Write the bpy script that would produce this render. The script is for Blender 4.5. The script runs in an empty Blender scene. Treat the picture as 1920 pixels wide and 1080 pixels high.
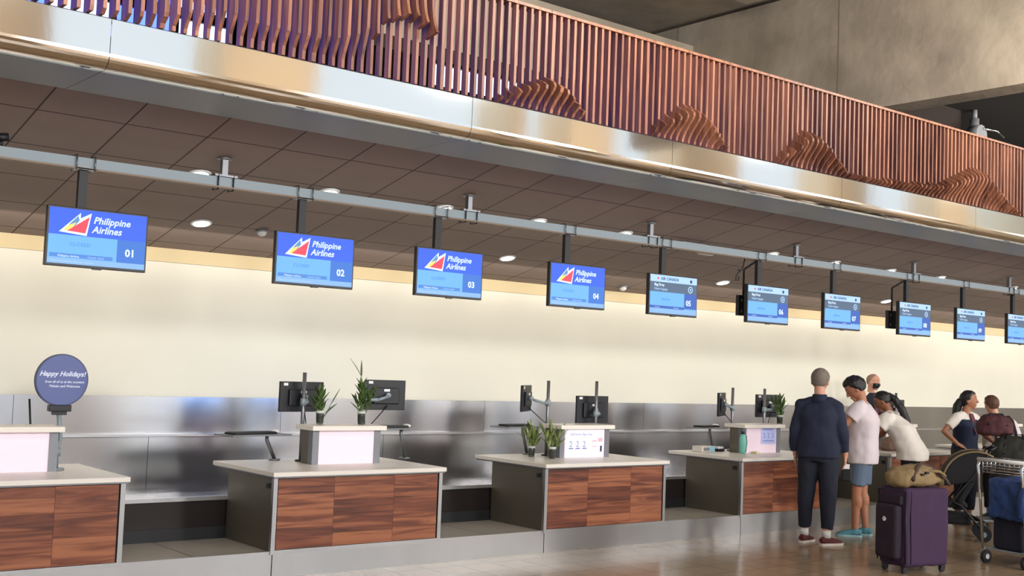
import bpy, bmesh, math, random
from mathutils import Vector, Matrix, noise
random.seed(7)
S = bpy.context.scene
COL = S.collection
R = math.radians

# ------------------------------------------------------------------ camera
F_PX = 2200.0
yaw, pitch, roll = R(39.02), R(3.78), R(2.20)
fw = Vector((math.sin(yaw)*math.cos(pitch), math.cos(yaw)*math.cos(pitch), math.sin(pitch)))
rt = Vector((math.cos(yaw), -math.sin(yaw), 0)); up = rt.cross(fw)
r2 = rt*math.cos(roll)+up*math.sin(roll); u2 = -rt*math.sin(roll)+up*math.cos(roll)
cam = bpy.data.objects.new('camera', bpy.data.cameras.new('camera')); COL.objects.link(cam)
cam.data.sensor_width = 36; cam.data.lens = F_PX*36/1920; cam.data.clip_end = 500
m = Matrix.Identity(4)
for i in range(3):
    m[i][0], m[i][1], m[i][2] = r2[i], u2[i], -fw[i]
m[0][3], m[1][3], m[2][3] = 0, 0, 1.70
cam.matrix_world = m
S.camera = cam
# ------------------------------------------------------------------ world, light, exposure
S.view_settings.view_transform = 'Standard'; S.view_settings.look = 'None'
S.view_settings.exposure = 0.0; S.view_settings.gamma = 1; S.view_settings.use_curve_mapping = False
W = bpy.data.worlds.new('world'); S.world = W; W.use_nodes = True
bg = W.node_tree.nodes['Background']
bg.inputs[0].default_value = (0.74, 0.87, 1.0, 1); bg.inputs[1].default_value = 1.15

def area(name, loc, size, rot, power, color):
    l = bpy.data.lights.new(name, 'AREA'); l.shape = 'RECTANGLE'; l.size, l.size_y = size
    l.energy = power; l.color = color
    o = bpy.data.objects.new(name, l); o.location = loc; o.rotation_euler = rot; COL.objects.link(o); return o
# added, unseen lamps that brighten the back wall, columns and upper concrete
def spot(name, loc, aim, power, color, ang=110):
    l = bpy.data.lights.new(name, 'SPOT'); l.energy = power; l.color = color; l.spot_size = R(ang); l.spot_blend = .8; l.shadow_soft_size = .6
    o = bpy.data.objects.new(name, l); o.location = loc
    o.rotation_euler = (Vector(aim)-Vector(loc)).to_track_quat('-Z', 'Y').to_euler(); COL.objects.link(o); return o
for k in range(9):
    spot('added_wall_fill', (-3.1+4.1*k, -2.9, 3.9), (-3.1+4.1*k, 9.5, 1.9), 1080, (1.0, .965, .91), 120)  # added spots, out of view, that light the back wall evenly
for k in range(6):
    spot('added_column_fill', (-4+6.2*k, 0, 6.2), (-4+6.2*k, -4, 3.6), 330, (1.0, .92, .80), 120)  # added spots that brighten the columns mirrored in the fascia
for k in range(6):
    spot('added_concrete_fill', (2+4.5*k, 4.4, 4.9), (2+4.5*k, 8.5, 6.6), 800, (1.0, .92, .80), 155)  # added spots that lift the dark concrete overhead
sl = bpy.data.lights.new('sun', 'SUN'); sl.energy = 7.5; sl.angle = R(.6); sl.color = (1, .96, .9)
so = bpy.data.objects.new('sun', sl); so.rotation_euler = (R(27), R(8), 0); COL.objects.link(so)
area('added_upper_wall_fill', (11, 9.55, 2.70), (24, .08), (R(38), 0, 0), 60, (1.0, .90, .74))  # added strip light that evens out the upper wall

# ------------------------------------------------------------------ materials
def srgb(r, g, b):
    f = lambda c: (c/255/12.92) if c/255 <= .04045 else ((c/255+.055)/1.055)**2.4
    return (f(r), f(g), f(b), 1)
MATS = {}
def mat(name, col, rough=.5, metal=0, noise_=0, nscale=8, emit=0, bump=0, stretch=None, trans=0, aniso=0, arot=0, col2=None, coat=0, bscale=None):
    if name in MATS: return MATS[name]
    M = bpy.data.materials.new(name); M.use_nodes = True; nt = M.node_tree; b = nt.nodes['Principled BSDF']
    c = srgb(*col)
    b.inputs['Base Color'].default_value = c; b.inputs['Roughness'].default_value = rough; b.inputs['Metallic'].default_value = metal
    if trans: b.inputs['Transmission Weight'].default_value = trans; b.inputs['IOR'].default_value = 1.45
    if aniso: b.inputs['Anisotropic'].default_value = aniso
    if arot: b.inputs['Anisotropic Rotation'].default_value = arot
    if coat: b.inputs['Coat Weight'].default_value = coat
    if emit:
        b.inputs['Emission Color'].default_value = c; b.inputs['Emission Strength'].default_value = emit
        if emit >= .9: b.inputs['Base Color'].default_value = (c[0]*.3, c[1]*.3, c[2]*.3, 1)
    if noise_ or bump:
        tc = nt.nodes.new('ShaderNodeTexCoord'); mp = nt.nodes.new('ShaderNodeMapping')
        nt.links.new(tc.outputs['Object'], mp.inputs[0])
        if stretch: mp.inputs['Scale'].default_value = stretch
        n = nt.nodes.new('ShaderNodeTexNoise'); n.inputs['Scale'].default_value = nscale; n.inputs['Detail'].default_value = 6
        nt.links.new(mp.outputs[0], n.inputs['Vector'])
        if noise_:
            cr = nt.nodes.new('ShaderNodeValToRGB'); cr.color_ramp.elements[0].position = .3; cr.color_ramp.elements[1].position = .7
            d = srgb(*col2) if col2 else tuple(x*(1-noise_) for x in c[:3])+(1,)
            cr.color_ramp.elements[0].color = d; cr.color_ramp.elements[1].color = c
            nt.links.new(n.outputs[0], cr.inputs[0]); nt.links.new(cr.outputs[0], b.inputs['Base Color'])
        if bump:
            n2 = n
            if bscale:
                n2 = nt.nodes.new('ShaderNodeTexNoise'); n2.inputs['Scale'].default_value = bscale; nt.links.new(mp.outputs[0], n2.inputs['Vector'])
            bp = nt.nodes.new('ShaderNodeBump'); bp.inputs['Strength'].default_value = bump; bp.inputs['Distance'].default_value = .02
            nt.links.new(n2.outputs[0], bp.inputs['Height']); nt.links.new(bp.outputs[0], b.inputs['Normal'])
    MATS[name] = M; return M

def grid_mat(name, col, line, sx, sy, rough, gap=.006, var=.12, offx=0, offy=0, axes=(0, 1), bump=0, metal=0, nz=.1):
    """square tiles with dark joints; tile lines sit at world multiples of sx, sy"""
    M = bpy.data.materials.new(name); M.use_nodes = True; nt = M.node_tree; b = nt.nodes['Principled BSDF']
    b.inputs['Roughness'].default_value = rough; b.inputs['Metallic'].default_value = metal
    N = nt.nodes.new; L = nt.links.new
    tc = N('ShaderNodeTexCoord'); sp = N('ShaderNodeSeparateXYZ'); L(tc.outputs['Object'], sp.inputs[0])
    def math_(op, a, bb=None):
        n = N('ShaderNodeMath'); n.operation = op
        for i, v in ((0, a), (1, bb)):
            if v is None: continue
            if isinstance(v, (int, float)): n.inputs[i].default_value = v
            else: L(v, n.inputs[i])
        return n.outputs[0]
    us = []; ms = []
    for ax, s, of in ((axes[0], sx, offx), (axes[1], sy, offy)):
        u = math_('DIVIDE', math_('SUBTRACT', sp.outputs[ax], of), s)
        us.append(math_('FLOOR', u)); fr = math_('FRACT', u)
        d = math_('MINIMUM', fr, math_('SUBTRACT', 1.0, fr))
        ms.append(math_('LESS_THAN', math_('MULTIPLY', d, s), gap))
    line_m = math_('MAXIMUM', ms[0], ms[1])
    cb = N('ShaderNodeCombineXYZ'); L(us[0], cb.inputs[0]); L(us[1], cb.inputs[1])
    wn = N('ShaderNodeTexWhiteNoise'); wn.noise_dimensions = '2D'; L(cb.outputs[0], wn.inputs['Vector'])
    ns = N('ShaderNodeTexNoise'); ns.inputs['Scale'].default_value = 5; ns.inputs['Detail'].default_value = 5; L(tc.outputs['Object'], ns.inputs['Vector'])
    f = math_('ADD', math_('MULTIPLY', wn.outputs['Value'], var), math_('MULTIPLY', ns.outputs[0], nz))
    f = math_('SUBTRACT', 1.0+var/2+nz/2, f)
    hs = N('ShaderNodeHueSaturation'); hs.inputs['Color'].default_value = srgb(*col); L(f, hs.inputs['Value'])
    mx = N('ShaderNodeMix'); mx.data_type = 'RGBA'; L(line_m, mx.inputs['Factor']); L(hs.outputs[0], mx.inputs['A']); mx.inputs['B'].default_value = srgb(*line)
    L(mx.outputs['Result'], b.inputs['Base Color'])
    bp = N('ShaderNodeBump'); bp.inputs['Strength'].default_value = .5; bp.inputs['Distance'].default_value = .004
    L(math_('SUBTRACT', 1.0, line_m), bp.inputs['Height']); L(bp.outputs[0], b.inputs['Normal'])
    MATS[name] = M; return M

def wood_mat(name, axis=0, dark=(72, 36, 27), mid=(112, 60, 42), light=(158, 98, 68), rough=.38):
    M = bpy.data.materials.new(name); M.use_nodes = True; nt = M.node_tree; b = nt.nodes['Principled BSDF']
    N = nt.nodes.new; L = nt.links.new
    b.inputs['Roughness'].default_value = rough
    tc = N('ShaderNodeTexCoord'); at = N('ShaderNodeAttribute'); at.attribute_name = 'tint'
    oi = N('ShaderNodeObjectInfo')
    ad = N('ShaderNodeVectorMath'); ad.operation = 'ADD'; L(tc.outputs['Object'], ad.inputs[0]); L(at.outputs['Color'], ad.inputs[1])
    sc = N('ShaderNodeVectorMath'); sc.operation = 'SCALE'; L(at.outputs['Color'], sc.inputs[0]); sc.inputs['Scale'].default_value = 37.0
    ad2 = N('ShaderNodeVectorMath'); ad2.operation = 'ADD'; L(tc.outputs['Object'], ad2.inputs[0]); L(sc.outputs[0], ad2.inputs[1])
    cr_ = N('ShaderNodeCombineXYZ')
    ml = N('ShaderNodeMath'); ml.operation = 'MULTIPLY'; L(oi.outputs['Random'], ml.inputs[0]); ml.inputs[1].default_value = 50.0
    L(ml.outputs[0], cr_.inputs[0]); L(ml.outputs[0], cr_.inputs[2])
    ad3 = N('ShaderNodeVectorMath'); ad3.operation = 'ADD'; L(ad2.outputs[0], ad3.inputs[0]); L(cr_.outputs[0], ad3.inputs[1])
    mp = N('ShaderNodeMapping'); s = [12, 12, 12]; s[axis] = .8; mp.inputs['Scale'].default_value = s; L(ad3.outputs[0], mp.inputs[0])
    n = N('ShaderNodeTexNoise'); n.inputs['Scale'].default_value = 1.5; n.inputs['Detail'].default_value = 9; n.inputs['Distortion'].default_value = 1.2
    L(mp.outputs[0], n.inputs['Vector'])
    sx = N('ShaderNodeSeparateXYZ'); L(at.outputs['Color'], sx.inputs[0])
    m1 = N('ShaderNodeMath'); m1.operation = 'MULTIPLY_ADD'; L(sx.outputs[0], m1.inputs[0]); m1.inputs[1].default_value = .26; L(n.outputs[0], m1.inputs[2])
    m2 = N('ShaderNodeMath'); m2.operation = 'SUBTRACT'; L(m1.outputs[0], m2.inputs[0]); m2.inputs[1].default_value = .10
    cr = N('ShaderNodeValToRGB'); e = cr.color_ramp.elements; e[0].position = .32; e[0].color = srgb(*dark); e[1].position = .72; e[1].color = srgb(*light)
    k = e.new(.5); k.color = srgb(*mid)
    L(m2.outputs[0], cr.inputs[0]); L(cr.outputs[0], b.inputs['Base Color'])
    MATS[name] = M; return M

CREAM = mat('cream_paint', (228, 225, 211), .75, noise_=.05, nscale=1.2)
BAND = mat('tan_paint', (214, 196, 156), .7)
CONC = mat('concrete', (150, 140, 126), .85, noise_=.38, nscale=1.7, bump=.25, bscale=9)
CONC_D = mat('concrete_dark', (146, 134, 120), .9, noise_=.3, nscale=2.2, bump=.2, bscale=9)
DARK = mat('void_shade', (14, 11, 11), .9, noise_=.4, nscale=3)  # near-black colour stands in for the shade in the recess
STEEL = mat('brushed_steel', (196, 196, 198), .32, 1, noise_=.18, nscale=1.3, bump=.03, bscale=3, stretch=(1, 1, .3))  # tone blotches imitate uneven reflections
STEEL_P = mat('polished_steel', (240, 234, 226), .07, 1, bump=.08, nscale=1.1, stretch=(1, 1, .5))
SOFF = mat('painted_soffit', (128, 132, 142), .42, .35, noise_=.12, nscale=.8)
STEEL_D = mat('soft_steel', (128, 122, 112), .45, 1, bump=.03, nscale=25)
STEEL_W = mat('wall_steel', (192, 192, 196), .22, 1, noise_=.22, bump=.05, nscale=1.1, stretch=(1.2, 1, .06), aniso=.55, arot=.25)
SIDE = mat('steel_side_panel', (118, 112, 100), .5, .75, noise_=.1, nscale=2)
ALU = mat('aluminium', (140, 152, 160), .6, .3)
ALU_D = mat('grey_pole_metal', (128, 130, 136), .4, .8)
CHROME = mat('chrome', (220, 220, 220), .12, 1)
BLACK = mat('black_plastic', (20, 22, 30), .4)
BLACKM = mat('black_metal', (16, 17, 24), .5)
WHITE = mat('white_laminate', (226, 220, 212), .35)
WHITEP = mat('white_plastic', (225, 226, 228), .4)
GREYP = mat('grey_plastic', (120, 122, 128), .5)
PAPER = mat('paper', (238, 236, 240), .7)
GLOW = mat('pink_lit_panel', (226, 206, 218), .5, emit=.25)
LAMP = mat('lamp_glow', (255, 246, 232), .5, emit=6)
WOOD = wood_mat('counter_wood')
SLAT = wood_mat('slat_wood', 2, (76, 43, 34), (108, 66, 50), (138, 90, 68), .5)
CEILM = grid_mat('ceiling_tiles', (140, 122, 115), (58, 42, 38), .585, .585, .7, gap=.006, var=.10, offx=2.29, offy=.40)
FLOORM = grid_mat('floor_tiles', (152, 130, 104), (92, 76, 60), .33, .33, .2, gap=.004, var=.14, offx=.1, offy=.1)
PLATM = grid_mat('platform_tiles', (168, 160, 150), (70, 66, 64), .69, .9, .3, gap=.006, var=.05, offx=.31, offy=8.24)
RAILB = mat('conveyor_dark', (52, 46, 46), .3, .7)
KICK = mat('kick_black', (10, 10, 16), .5)

# ------------------------------------------------------------------ mesh helpers
WS = bpy.data.scenes.new('workbench')       # small side scene, so that modifiers are evaluated without the whole hall
def baked(o):
    """mesh of an object with its modifiers applied"""
    WS.collection.objects.link(o); vl = WS.view_layers[0]; vl.update()
    me = bpy.data.meshes.new_from_object(o.evaluated_get(vl.depsgraph))
    WS.collection.objects.unlink(o); return me
class MB:
    def __init__(s): s.bm = bmesh.new(); s.mi = 0; s.tint = s.bm.loops.layers.float_color.new('tint'); s.tv = (.5, .5, .5, 1)
    def _fin(s, vs, smooth=False):
        fs = set()
        for v in vs: fs.update(v.link_faces)
        for f in fs:
            f.material_index = s.mi; f.smooth = smooth
            for l in f.loops: l[s.tint] = s.tv
    def box(s, a, b, M=None, bev=0):
        r = bmesh.ops.create_cube(s.bm, size=1)['verts']
        for v in r:
            v.co = Vector([a[i] if v.co[i] < 0 else b[i] for i in range(3)])
        if bev:
            es = list({e for v in r for e in v.link_edges})
            q = bmesh.ops.bevel(s.bm, geom=es, offset=bev, segments=2, affect='EDGES', profile=.5)
            r = list({v for f in q['faces'] for v in f.verts} | {v for v in r if v.is_valid})
        if M is not None:
            for v in r: v.co = M @ v.co
        s._fin(r, False); return s
    def tube(s, pts, rad, n=10, smooth=True, caps=True, flat=None):
        pts = [Vector(p) for p in pts]; rads = rad if isinstance(rad, (list, tuple)) else [rad]*len(pts)
        rings = []; ref = None
        for i, p in enumerate(pts):
            t = (pts[min(i+1, len(pts)-1)]-pts[max(i-1, 0)])
            t = t.normalized() if t.length > 1e-9 else Vector((0, 0, 1))
            if ref is None:
                ref = Vector((1, 0, 0)) if abs(t.x) < .9 else Vector((0, 1, 0))
            a = (ref-t*ref.dot(t)).normalized(); bb = t.cross(a); ref = a
            r = rads[i]; ra, rb = (r if isinstance(r, (tuple, list)) else (r, r))
            rings.append([s.bm.verts.new(p+a*math.cos(2*math.pi*k/n)*ra+bb*math.sin(2*math.pi*k/n)*rb) for k in range(n)])
        for i in range(len(rings)-1):
            for k in range(n):
                s.bm.faces.new((rings[i][k], rings[i][(k+1) % n], rings[i+1][(k+1) % n], rings[i+1][k]))
        if caps:
            s.bm.faces.new(rings[0][::-1]); s.bm.faces.new(rings[-1])
        vs = [v for r_ in rings for v in r_]; s._fin(vs, smooth)
        if caps:
            for v in (rings[0], rings[-1]):
                for f in v[0].link_faces:
                    if len(f.verts) == n and n > 4: f.smooth = False
        return s
    def ball(s, c, r, u=14, v=10, M=None, smooth=True):
        rr = r if isinstance(r, (tuple, list)) else (r, r, r)
        q = bmesh.ops.create_uvsphere(s.bm, u_segments=u, v_segments=v, radius=1)['verts']
        for w in q:
            p = Vector((w.co.x*rr[0], w.co.y*rr[1], w.co.z*rr[2]))
            if M is not None: p = M @ p
            w.co = p+Vector(c)
        s._fin(q, smooth); return s
    def rings(s, rs, n=24, smooth=True):
        """closed loft; each ring (cx,cy,cz,rx,ry[,tilt about x])"""
        R_ = []
        for q in rs:
            cx, cy, cz, rx, ry = q[:5]; tl = q[5] if len(q) > 5 else 0
            ring = []
            for k in range(n):
                a = 2*math.pi*k/n; c_, s_ = math.cos(a), math.sin(a)
                x = rx*math.copysign(abs(c_)**.85, c_); y = ry*math.copysign(abs(s_)**.85, s_)
                ring.append(s.bm.verts.new((cx+x, cy+y*math.cos(tl), cz+y*math.sin(tl))))
            R_.append(ring)
        for i in range(len(R_)-1):
            for k in range(n):
                s.bm.faces.new((R_[i][k], R_[i][(k+1) % n], R_[i+1][(k+1) % n], R_[i+1][k]))
        s.bm.faces.new(R_[0][::-1]); s.bm.faces.new(R_[-1])
        s._fin([v for r_ in R_ for v in r_], smooth); return s
    def poly(s, pts, thick=None):
        """extruded polygon: pts list of 3d, thick vector"""
        a = [s.bm.verts.new(p) for p in pts]
        if thick is None:
            s.bm.faces.new(a); s._fin(a); return s
        b = [s.bm.verts.new(Vector(p)+Vector(thick)) for p in pts]
        s.bm.faces.new(a); s.bm.faces.new(b[::-1]); n = len(a)
        for i in range(n): s.bm.faces.new((a[i], b[i], b[(i+1) % n], a[(i+1) % n]))
        s._fin(a+b); return s
    def prism_x(s, prof, x0, x1):
        """profile of (y,z) points swept along x"""
        return s.poly([(x0, y, z) for y, z in prof], (x1-x0, 0, 0))
    def text(s, body, size, M, ext=.0006, align='LEFT', shear=0, spacing=1.0, bold=0):
        cu = bpy.data.curves.new('t', 'FONT'); cu.body = body; cu.size = size; cu.align_x = align; cu.extrude = ext; cu.shear = shear
        cu.space_character = spacing; cu.offset = bold; cu.resolution_u = 2
        o = bpy.data.objects.new('t', cu); me = baked(o)
        n0 = len(s.bm.verts); s.bm.from_mesh(me); s.bm.verts.ensure_lookup_table()
        vs = s.bm.verts[n0:]
        for v in vs: v.co = M @ v.co
        s._fin(vs)
        bpy.data.objects.remove(o); bpy.data.curves.remove(cu); bpy.data.meshes.remove(me); return s
    def build(s, name, mats, parent=None, loc=None, rotz=None, fixn=True):
        if fixn: bmesh.ops.recalc_face_normals(s.bm, faces=s.bm.faces[:])
        me = bpy.data.meshes.new(name); s.bm.to_mesh(me); s.bm.free()
        for mm in (mats if isinstance(mats, (list, tuple)) else [mats]): me.materials.append(mm)
        o = bpy.data.objects.new(name, me); COL.objects.link(o)
        if parent: o.parent = parent
        if loc: o.location = loc
        if rotz: o.rotation_euler.z = rotz
        return o
def tag(o, label, cat, group=None):
    o['label'] = label; o['category'] = cat
    if group: o['group'] = group
    return o
def empty(name, loc=(0, 0, 0), rz=0, label=None, cat=None, group=None):
    o = bpy.data.objects.new(name, None); COL.objects.link(o); o.location = loc; o.rotation_euler.z = rz; o.empty_display_size = .1
    if label: tag(o, label, cat, group)
    return o
def struct(name, mb, mm):
    o = mb.build(name, mm); o['kind'] = 'structure'; return o
def copy_tree(o, parent=None):
    c = o.copy(); COL.objects.link(c)
    if parent: c.parent = parent
    for ch in o.children: copy_tree(ch, c)
    return c
def Mfront(x, y, z):
    """text plane facing -Y: local x->X, local y->Z"""
    return Matrix.Translation((x, y, z)) @ Matrix.Rotation(R(90), 4, 'X')

# ================================================================== SETTING
b = MB(); b.box((-14, -4, -.1), (30.3, 8.215, 0)); struct('floor', b, FLOORM)
b = MB(); b.box((-14, 8.24, -.1), (30, 10.3, .2)); struct('floor', b, PLATM)
b = MB()
x = -3.9
while x < 27:
    b.box((x+.003, 8.215, 0), (x+2.757, 8.24, .204)); x += 2.762
struct('trim_1', b, STEEL)
b = MB(); b.box((-14, 10.2, .2), (30, 10.35, 3.0)); struct('wall_back', b, CREAM)
b = MB(); b.box((-14, 10.185, 2.515), (30, 10.2, 2.64)); struct('trim_2', b, BAND)
# sloping tiled ceiling over the counters (own slope axis so tiles follow it)
TH = R(13.5)
def ceil_z(y): return 2.635+(10.2-y)*math.tan(TH)
b = MB(); Ls = (10.2-7.32)/math.cos(TH)
b.box((-14, -Ls, 0), (30, 0, .03)); c = struct('ceiling', b, CEILM)
c.location = (0, 10.2, 2.635); c.rotation_euler.x = -TH
# fascia: polished steel face, rolled lower edge and soffit
prof = []
for k in range(9):
    a = R(180+90*k/8); prof.append((6.68+.085*math.cos(a), 3.385+.085*math.sin(a)))
prof = [(6.595, 3.585)]+prof+[(6.72, 3.30), (6.72, 3.34), (6.69, 3.34), (6.64, 3.40), (6.64, 3.585)]
seams = [-14, -4.2, .15, 2.33, 4.92, 6.98, 9.3, 11.7, 14.1, 16.5, 19, 21.5, 24, 40]
b = MB()
for a_, c_ in zip(seams[:-1], seams[1:]): b.prism_x(prof, a_+.002, c_-.002)
f = struct('trim_3', b, STEEL_P)
b = MB()
for a_, c_ in zip(seams[:-1], seams[1:]): b.box((a_+.002, 6.722, 3.30), (c_-.002, 7.33, 3.34))
struct('trim_4', b, SOFF)
for p in f.data.polygons:
    n = p.normal
    if abs(n.x) < .5 and p.center.z < 3.39 and p.center.y < 6.7: p.use_smooth = False
# mezzanine deck, upper wall, concrete beams and roof
b = MB(); b.box((-14, 6.65, 3.36), (30, 14, 3.5)); struct('floor', b, CONC_D)
b = MB()
wins = [(3.4, 6.55, 5.25, 6.7), (9.6, 11.75, 5.72, 6.6), (-5, 2.6, 4.2, 6.6)]
b.box((-14, 14, 3.5), (-5, 14.2, 8)); b.box((2.6, 14, 3.5), (3.4, 14.2, 8)); b.box((6.55, 14, 3.5), (9.6, 14.2, 8)); b.box((11.75, 14, 3.5), (30, 14.2, 8))
for x0, x1, z0, z1 in wins:
    b.box((x0, 14, 3.5), (x1, 14.2, z0)); b.box((x0, 14, z1), (x1, 14.2, 8))
struct('wall_upper', b, mat('upper_wall_brown', (92, 70, 66), .8, noise_=.25, nscale=2))
SKYW = mat('daylit_glass_white', (196, 210, 255), .2, emit=2.6)
SKYB = mat('daylit_glass_blue', (70, 96, 255), .2, emit=5)
def window(n, x0, x1, z0, z1, nx, nz, mats):
    w = empty('window_%d' % n, ((x0+x1)/2, 14.05, z0)); w['kind'] = 'structure'
    fr = MB(); hx = (x1-x0)/2; h = z1-z0
    fr.box((-hx, -.05, 0), (hx, .05, .05)); fr.box((-hx, -.05, h-.05), (hx, .05, h))
    for i in range(nx+1):
        xx = -hx+i*2*hx/nx; fr.box((xx-.03, -.05, 0), (xx+.03, .05, h))
    for j in range(1, nz): fr.box((-hx, -.05, j*h/nz-.07), (hx, .05, j*h/nz+.07))
    fr.build('window_frame', BLACKM, w)
    for i in range(nx):
        for j in range(nz):
            p = MB(); p.box((-hx+i*2*hx/nx+.03, 0, j*h/nz+.05), (-hx+(i+1)*2*hx/nx-.03, .012, (j+1)*h/nz-.05))
            p.build('pane', mats[(i+j*2) % len(mats)], w)
window(1, 3.4, 6.55, 5.25, 6.7, 4, 2, [SKYB, SKYW, SKYB, SKYW])
window(2, 9.6, 11.75, 5.72, 6.6, 1, 2, [SKYW])
window(3, -5, 2.6, 4.2, 6.6, 5, 2, [SKYB])  # unseen window added to throw blue light on the slat sides
# big concrete beam crossing over the hall
b = MB(); b.box((12.0, 1.0, 4.93), (12.38, 14, 6.56)); 
struct('beam', b, CONC)
b = MB()
for yy in (3.2, 5.9, 8.6, 11.3): b.box((11.9985, yy-.008, 4.93), (12.0, yy+.008, 6.56))
struct('trim_5', b, mat('form_seam', (104, 96, 86), .9))
b = MB(); b.box((-14, 11.0, 5.35), (12.0, 11.5, 6.24)); b.box((-14, 8.9, 6.3), (11.2, 9.4, 6.62)); struct('beam', b, CONC)
b = MB(); b.box((-14, -2, 6.62), (30, 14.2, 6.9)); struct('ceiling', b, CONC_D)
b = MB(); b.box((-14, 3.6, 5.6), (11.4, 4.1, 6.62)); struct('beam', b, CONC)
b = MB(); b.box((-14, 11.5, 6.2), (12.0, 14, 6.24)); b.box((12.38, 5.0, 5.7), (30, 14, 5.75)); struct('ceiling', b, DARK)  # dark sheets carry the recess shade in their colour
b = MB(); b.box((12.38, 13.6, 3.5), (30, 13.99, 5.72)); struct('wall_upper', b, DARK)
# the opposite, open side of the hall: columns, downstand beam, sunny pavement
b = MB()
for xa, xb in ((-9, -7), (-2.5, -1.2), (3.3, 4.9), (7.4, 9.0), (12.9, 13.3), (14.4, 15.5), (17.4, 19.2), (22.4, 23.9), (27, 28.5)): b.box((xa, -4.0, 0), (xb, -3.0, 6.62))
struct('wall_front', b, mat('warm_columns', (232, 210, 178), .8))
b = MB(); b.box((-60, -60, -.3), (80, -4, -.1)); struct('ground', b, mat('pavement', (176, 190, 208), .9))
b = MB(); b.box((30, -4, 0), (30.3, 14, 6.62)); struct('wall_right', b, CREAM)
b = MB(); b.box((-14.2, -4, 0), (-14, 14, 6.62)); struct('wall_left', b, CREAM)

# steel wall cladding and baggage conveyor behind the counters
CX0, CX1 = -13.98, 29.98
cv = empty('baggage_conveyor', (0, 9.02, .2), 0, 'long stainless steel baggage belt trough running behind the check-in counters under the cream wall', 'conveyor')
def part(mb, name, mm, parent):
    o = mb.build(name, mm, parent); return o
b = MB(); b.box((CX0, 0, .10), (CX1, .02, .31)); part(b, 'front_panel', RAILB, cv)
b = MB(); b.box((CX0, -.01, 0), (CX1, .03, .10)); part(b, 'kick_plate', KICK, cv)
b = MB(); b.box((CX0, -.03, .315), (CX1, .05, .345)); part(b, 'front_lip', STEEL, cv)
b = MB(); b.poly([(CX0, .05, .335), (CX1, .05, .335), (CX1, 1.08, .30), (CX0, 1.08, .30)], (0, 0, -.02)); part(b, 'belt_tray', STEEL_W, cv)
b = MB(); x = -14+.9
while x < 27:
    b.box((x+.002, 1.08, .28), (x+2.458, 1.10, .755)); x += 2.46
part(b, 'lower_back_panel', STEEL_W, cv)
b = MB(); b.box((CX0, 1.03, .755), (CX1, 1.13, .775)); part(b, 'ledge', STEEL, cv)
b = MB(); x = -14+2.2
while x < 27:
    b.poly([(x+.002, 1.10, .775), (x+2.458, 1.10, .775), (x+2.458, 1.10, 1.105), (x+.002, 1.10, 1.105)], (0, .03, 0)); x += 2.46
part(b, 'upper_back_panel', STEEL_W, cv)

# ================================================================== SLAT SCREEN
# wave relief: how far a slat's front edge swells towards the hall at (x, z)
def lerp_curve(pts, x):
    if x <= pts[0][0] or x >= pts[-1][0]: return None
    for (a, b_), (c_, d) in zip(pts[:-1], pts[1:]):
        if a <= x <= c_: return b_+(d-b_)*(x-a)/(c_-a)
HILLS = [[(4.95, 3.56), (5.18, 3.66), (5.42, 3.79), (5.6, 3.85), (5.74, 3.82), (5.85, 3.75), (5.97, 3.66), (6.1, 3.56)],
         [(6.62, 3.56), (6.84, 3.74), (6.97, 3.83), (7.09, 3.90), (7.22, 3.90), (7.36, 3.83), (7.53, 3.71), (7.75, 3.56)],
         [(8.2, 3.56), (8.47, 3.74), (8.6, 3.87), (8.7, 3.94), (8.84, 3.94), (8.98, 3.87), (9.15, 3.76), (9.36, 3.66), (9.6, 3.64), (10.39, 3.68), (10.98, 3.74), (11.28, 3.87), (11.55, 3.98), (11.8, 3.99), (12.0, 3.86), (12.3, 3.72), (12.8, 3.60)],
         [(13.6, 3.58), (14.2, 3.85), (14.6, 3.9), (15.3, 3.7), (16, 3.58)]]
LEFTW = [(1.0, 3.56), (2.0, 3.58), (2.54, 3.64), (2.77, 3.70), (3.01, 3.78), (3.18, 3.75), (3.49, 3.75), (3.65, 3.76), (3.81, 3.78), (3.95, 3.84), (4.00, 3.88), (4.03, 3.92)]
ARCH = [(4.03, 3.62), (4.06, 3.78), (4.10, 3.90), (4.18, 3.98), (4.28, 4.03), (4.40, 4.01), (4.50, 3.94), (4.55, 3.88)]
ZB, ZT = 3.60, 4.355
def relief(x, z):
    o = 0
    for h in HILLS:
        t = lerp_curve(h, x)
        if t and z < t and t > ZB:
            u = (z-ZB)/(t-ZB+1e-6); u = max(0, u); H_ = t-ZB
            o = max(o, min(.125, .05+.30*H_)*math.sin(math.pi*min(1, u**2.1))**.85*min(1, H_/.05) if u < 1 else 0)
    t = lerp_curve(LEFTW, x)
    if t:
        A = .06*min(1, (x-1)/1.2)
        if z > t: o = max(o, A)
        else:
            u = (t-z)/max(.03, t-ZB); o = max(o, A*(1-min(1, u*1.5)))
    t = lerp_curve(ARCH, x)
    if t:
        if z > t: o = .06+.09*math.exp(-(z-t)/.10)*(x-4.0)/.5
        else: o = 0
    return o
PITCH = .0723; X0 = 1.585-1.0122*3; NP = 14
names = {0: None}
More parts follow.
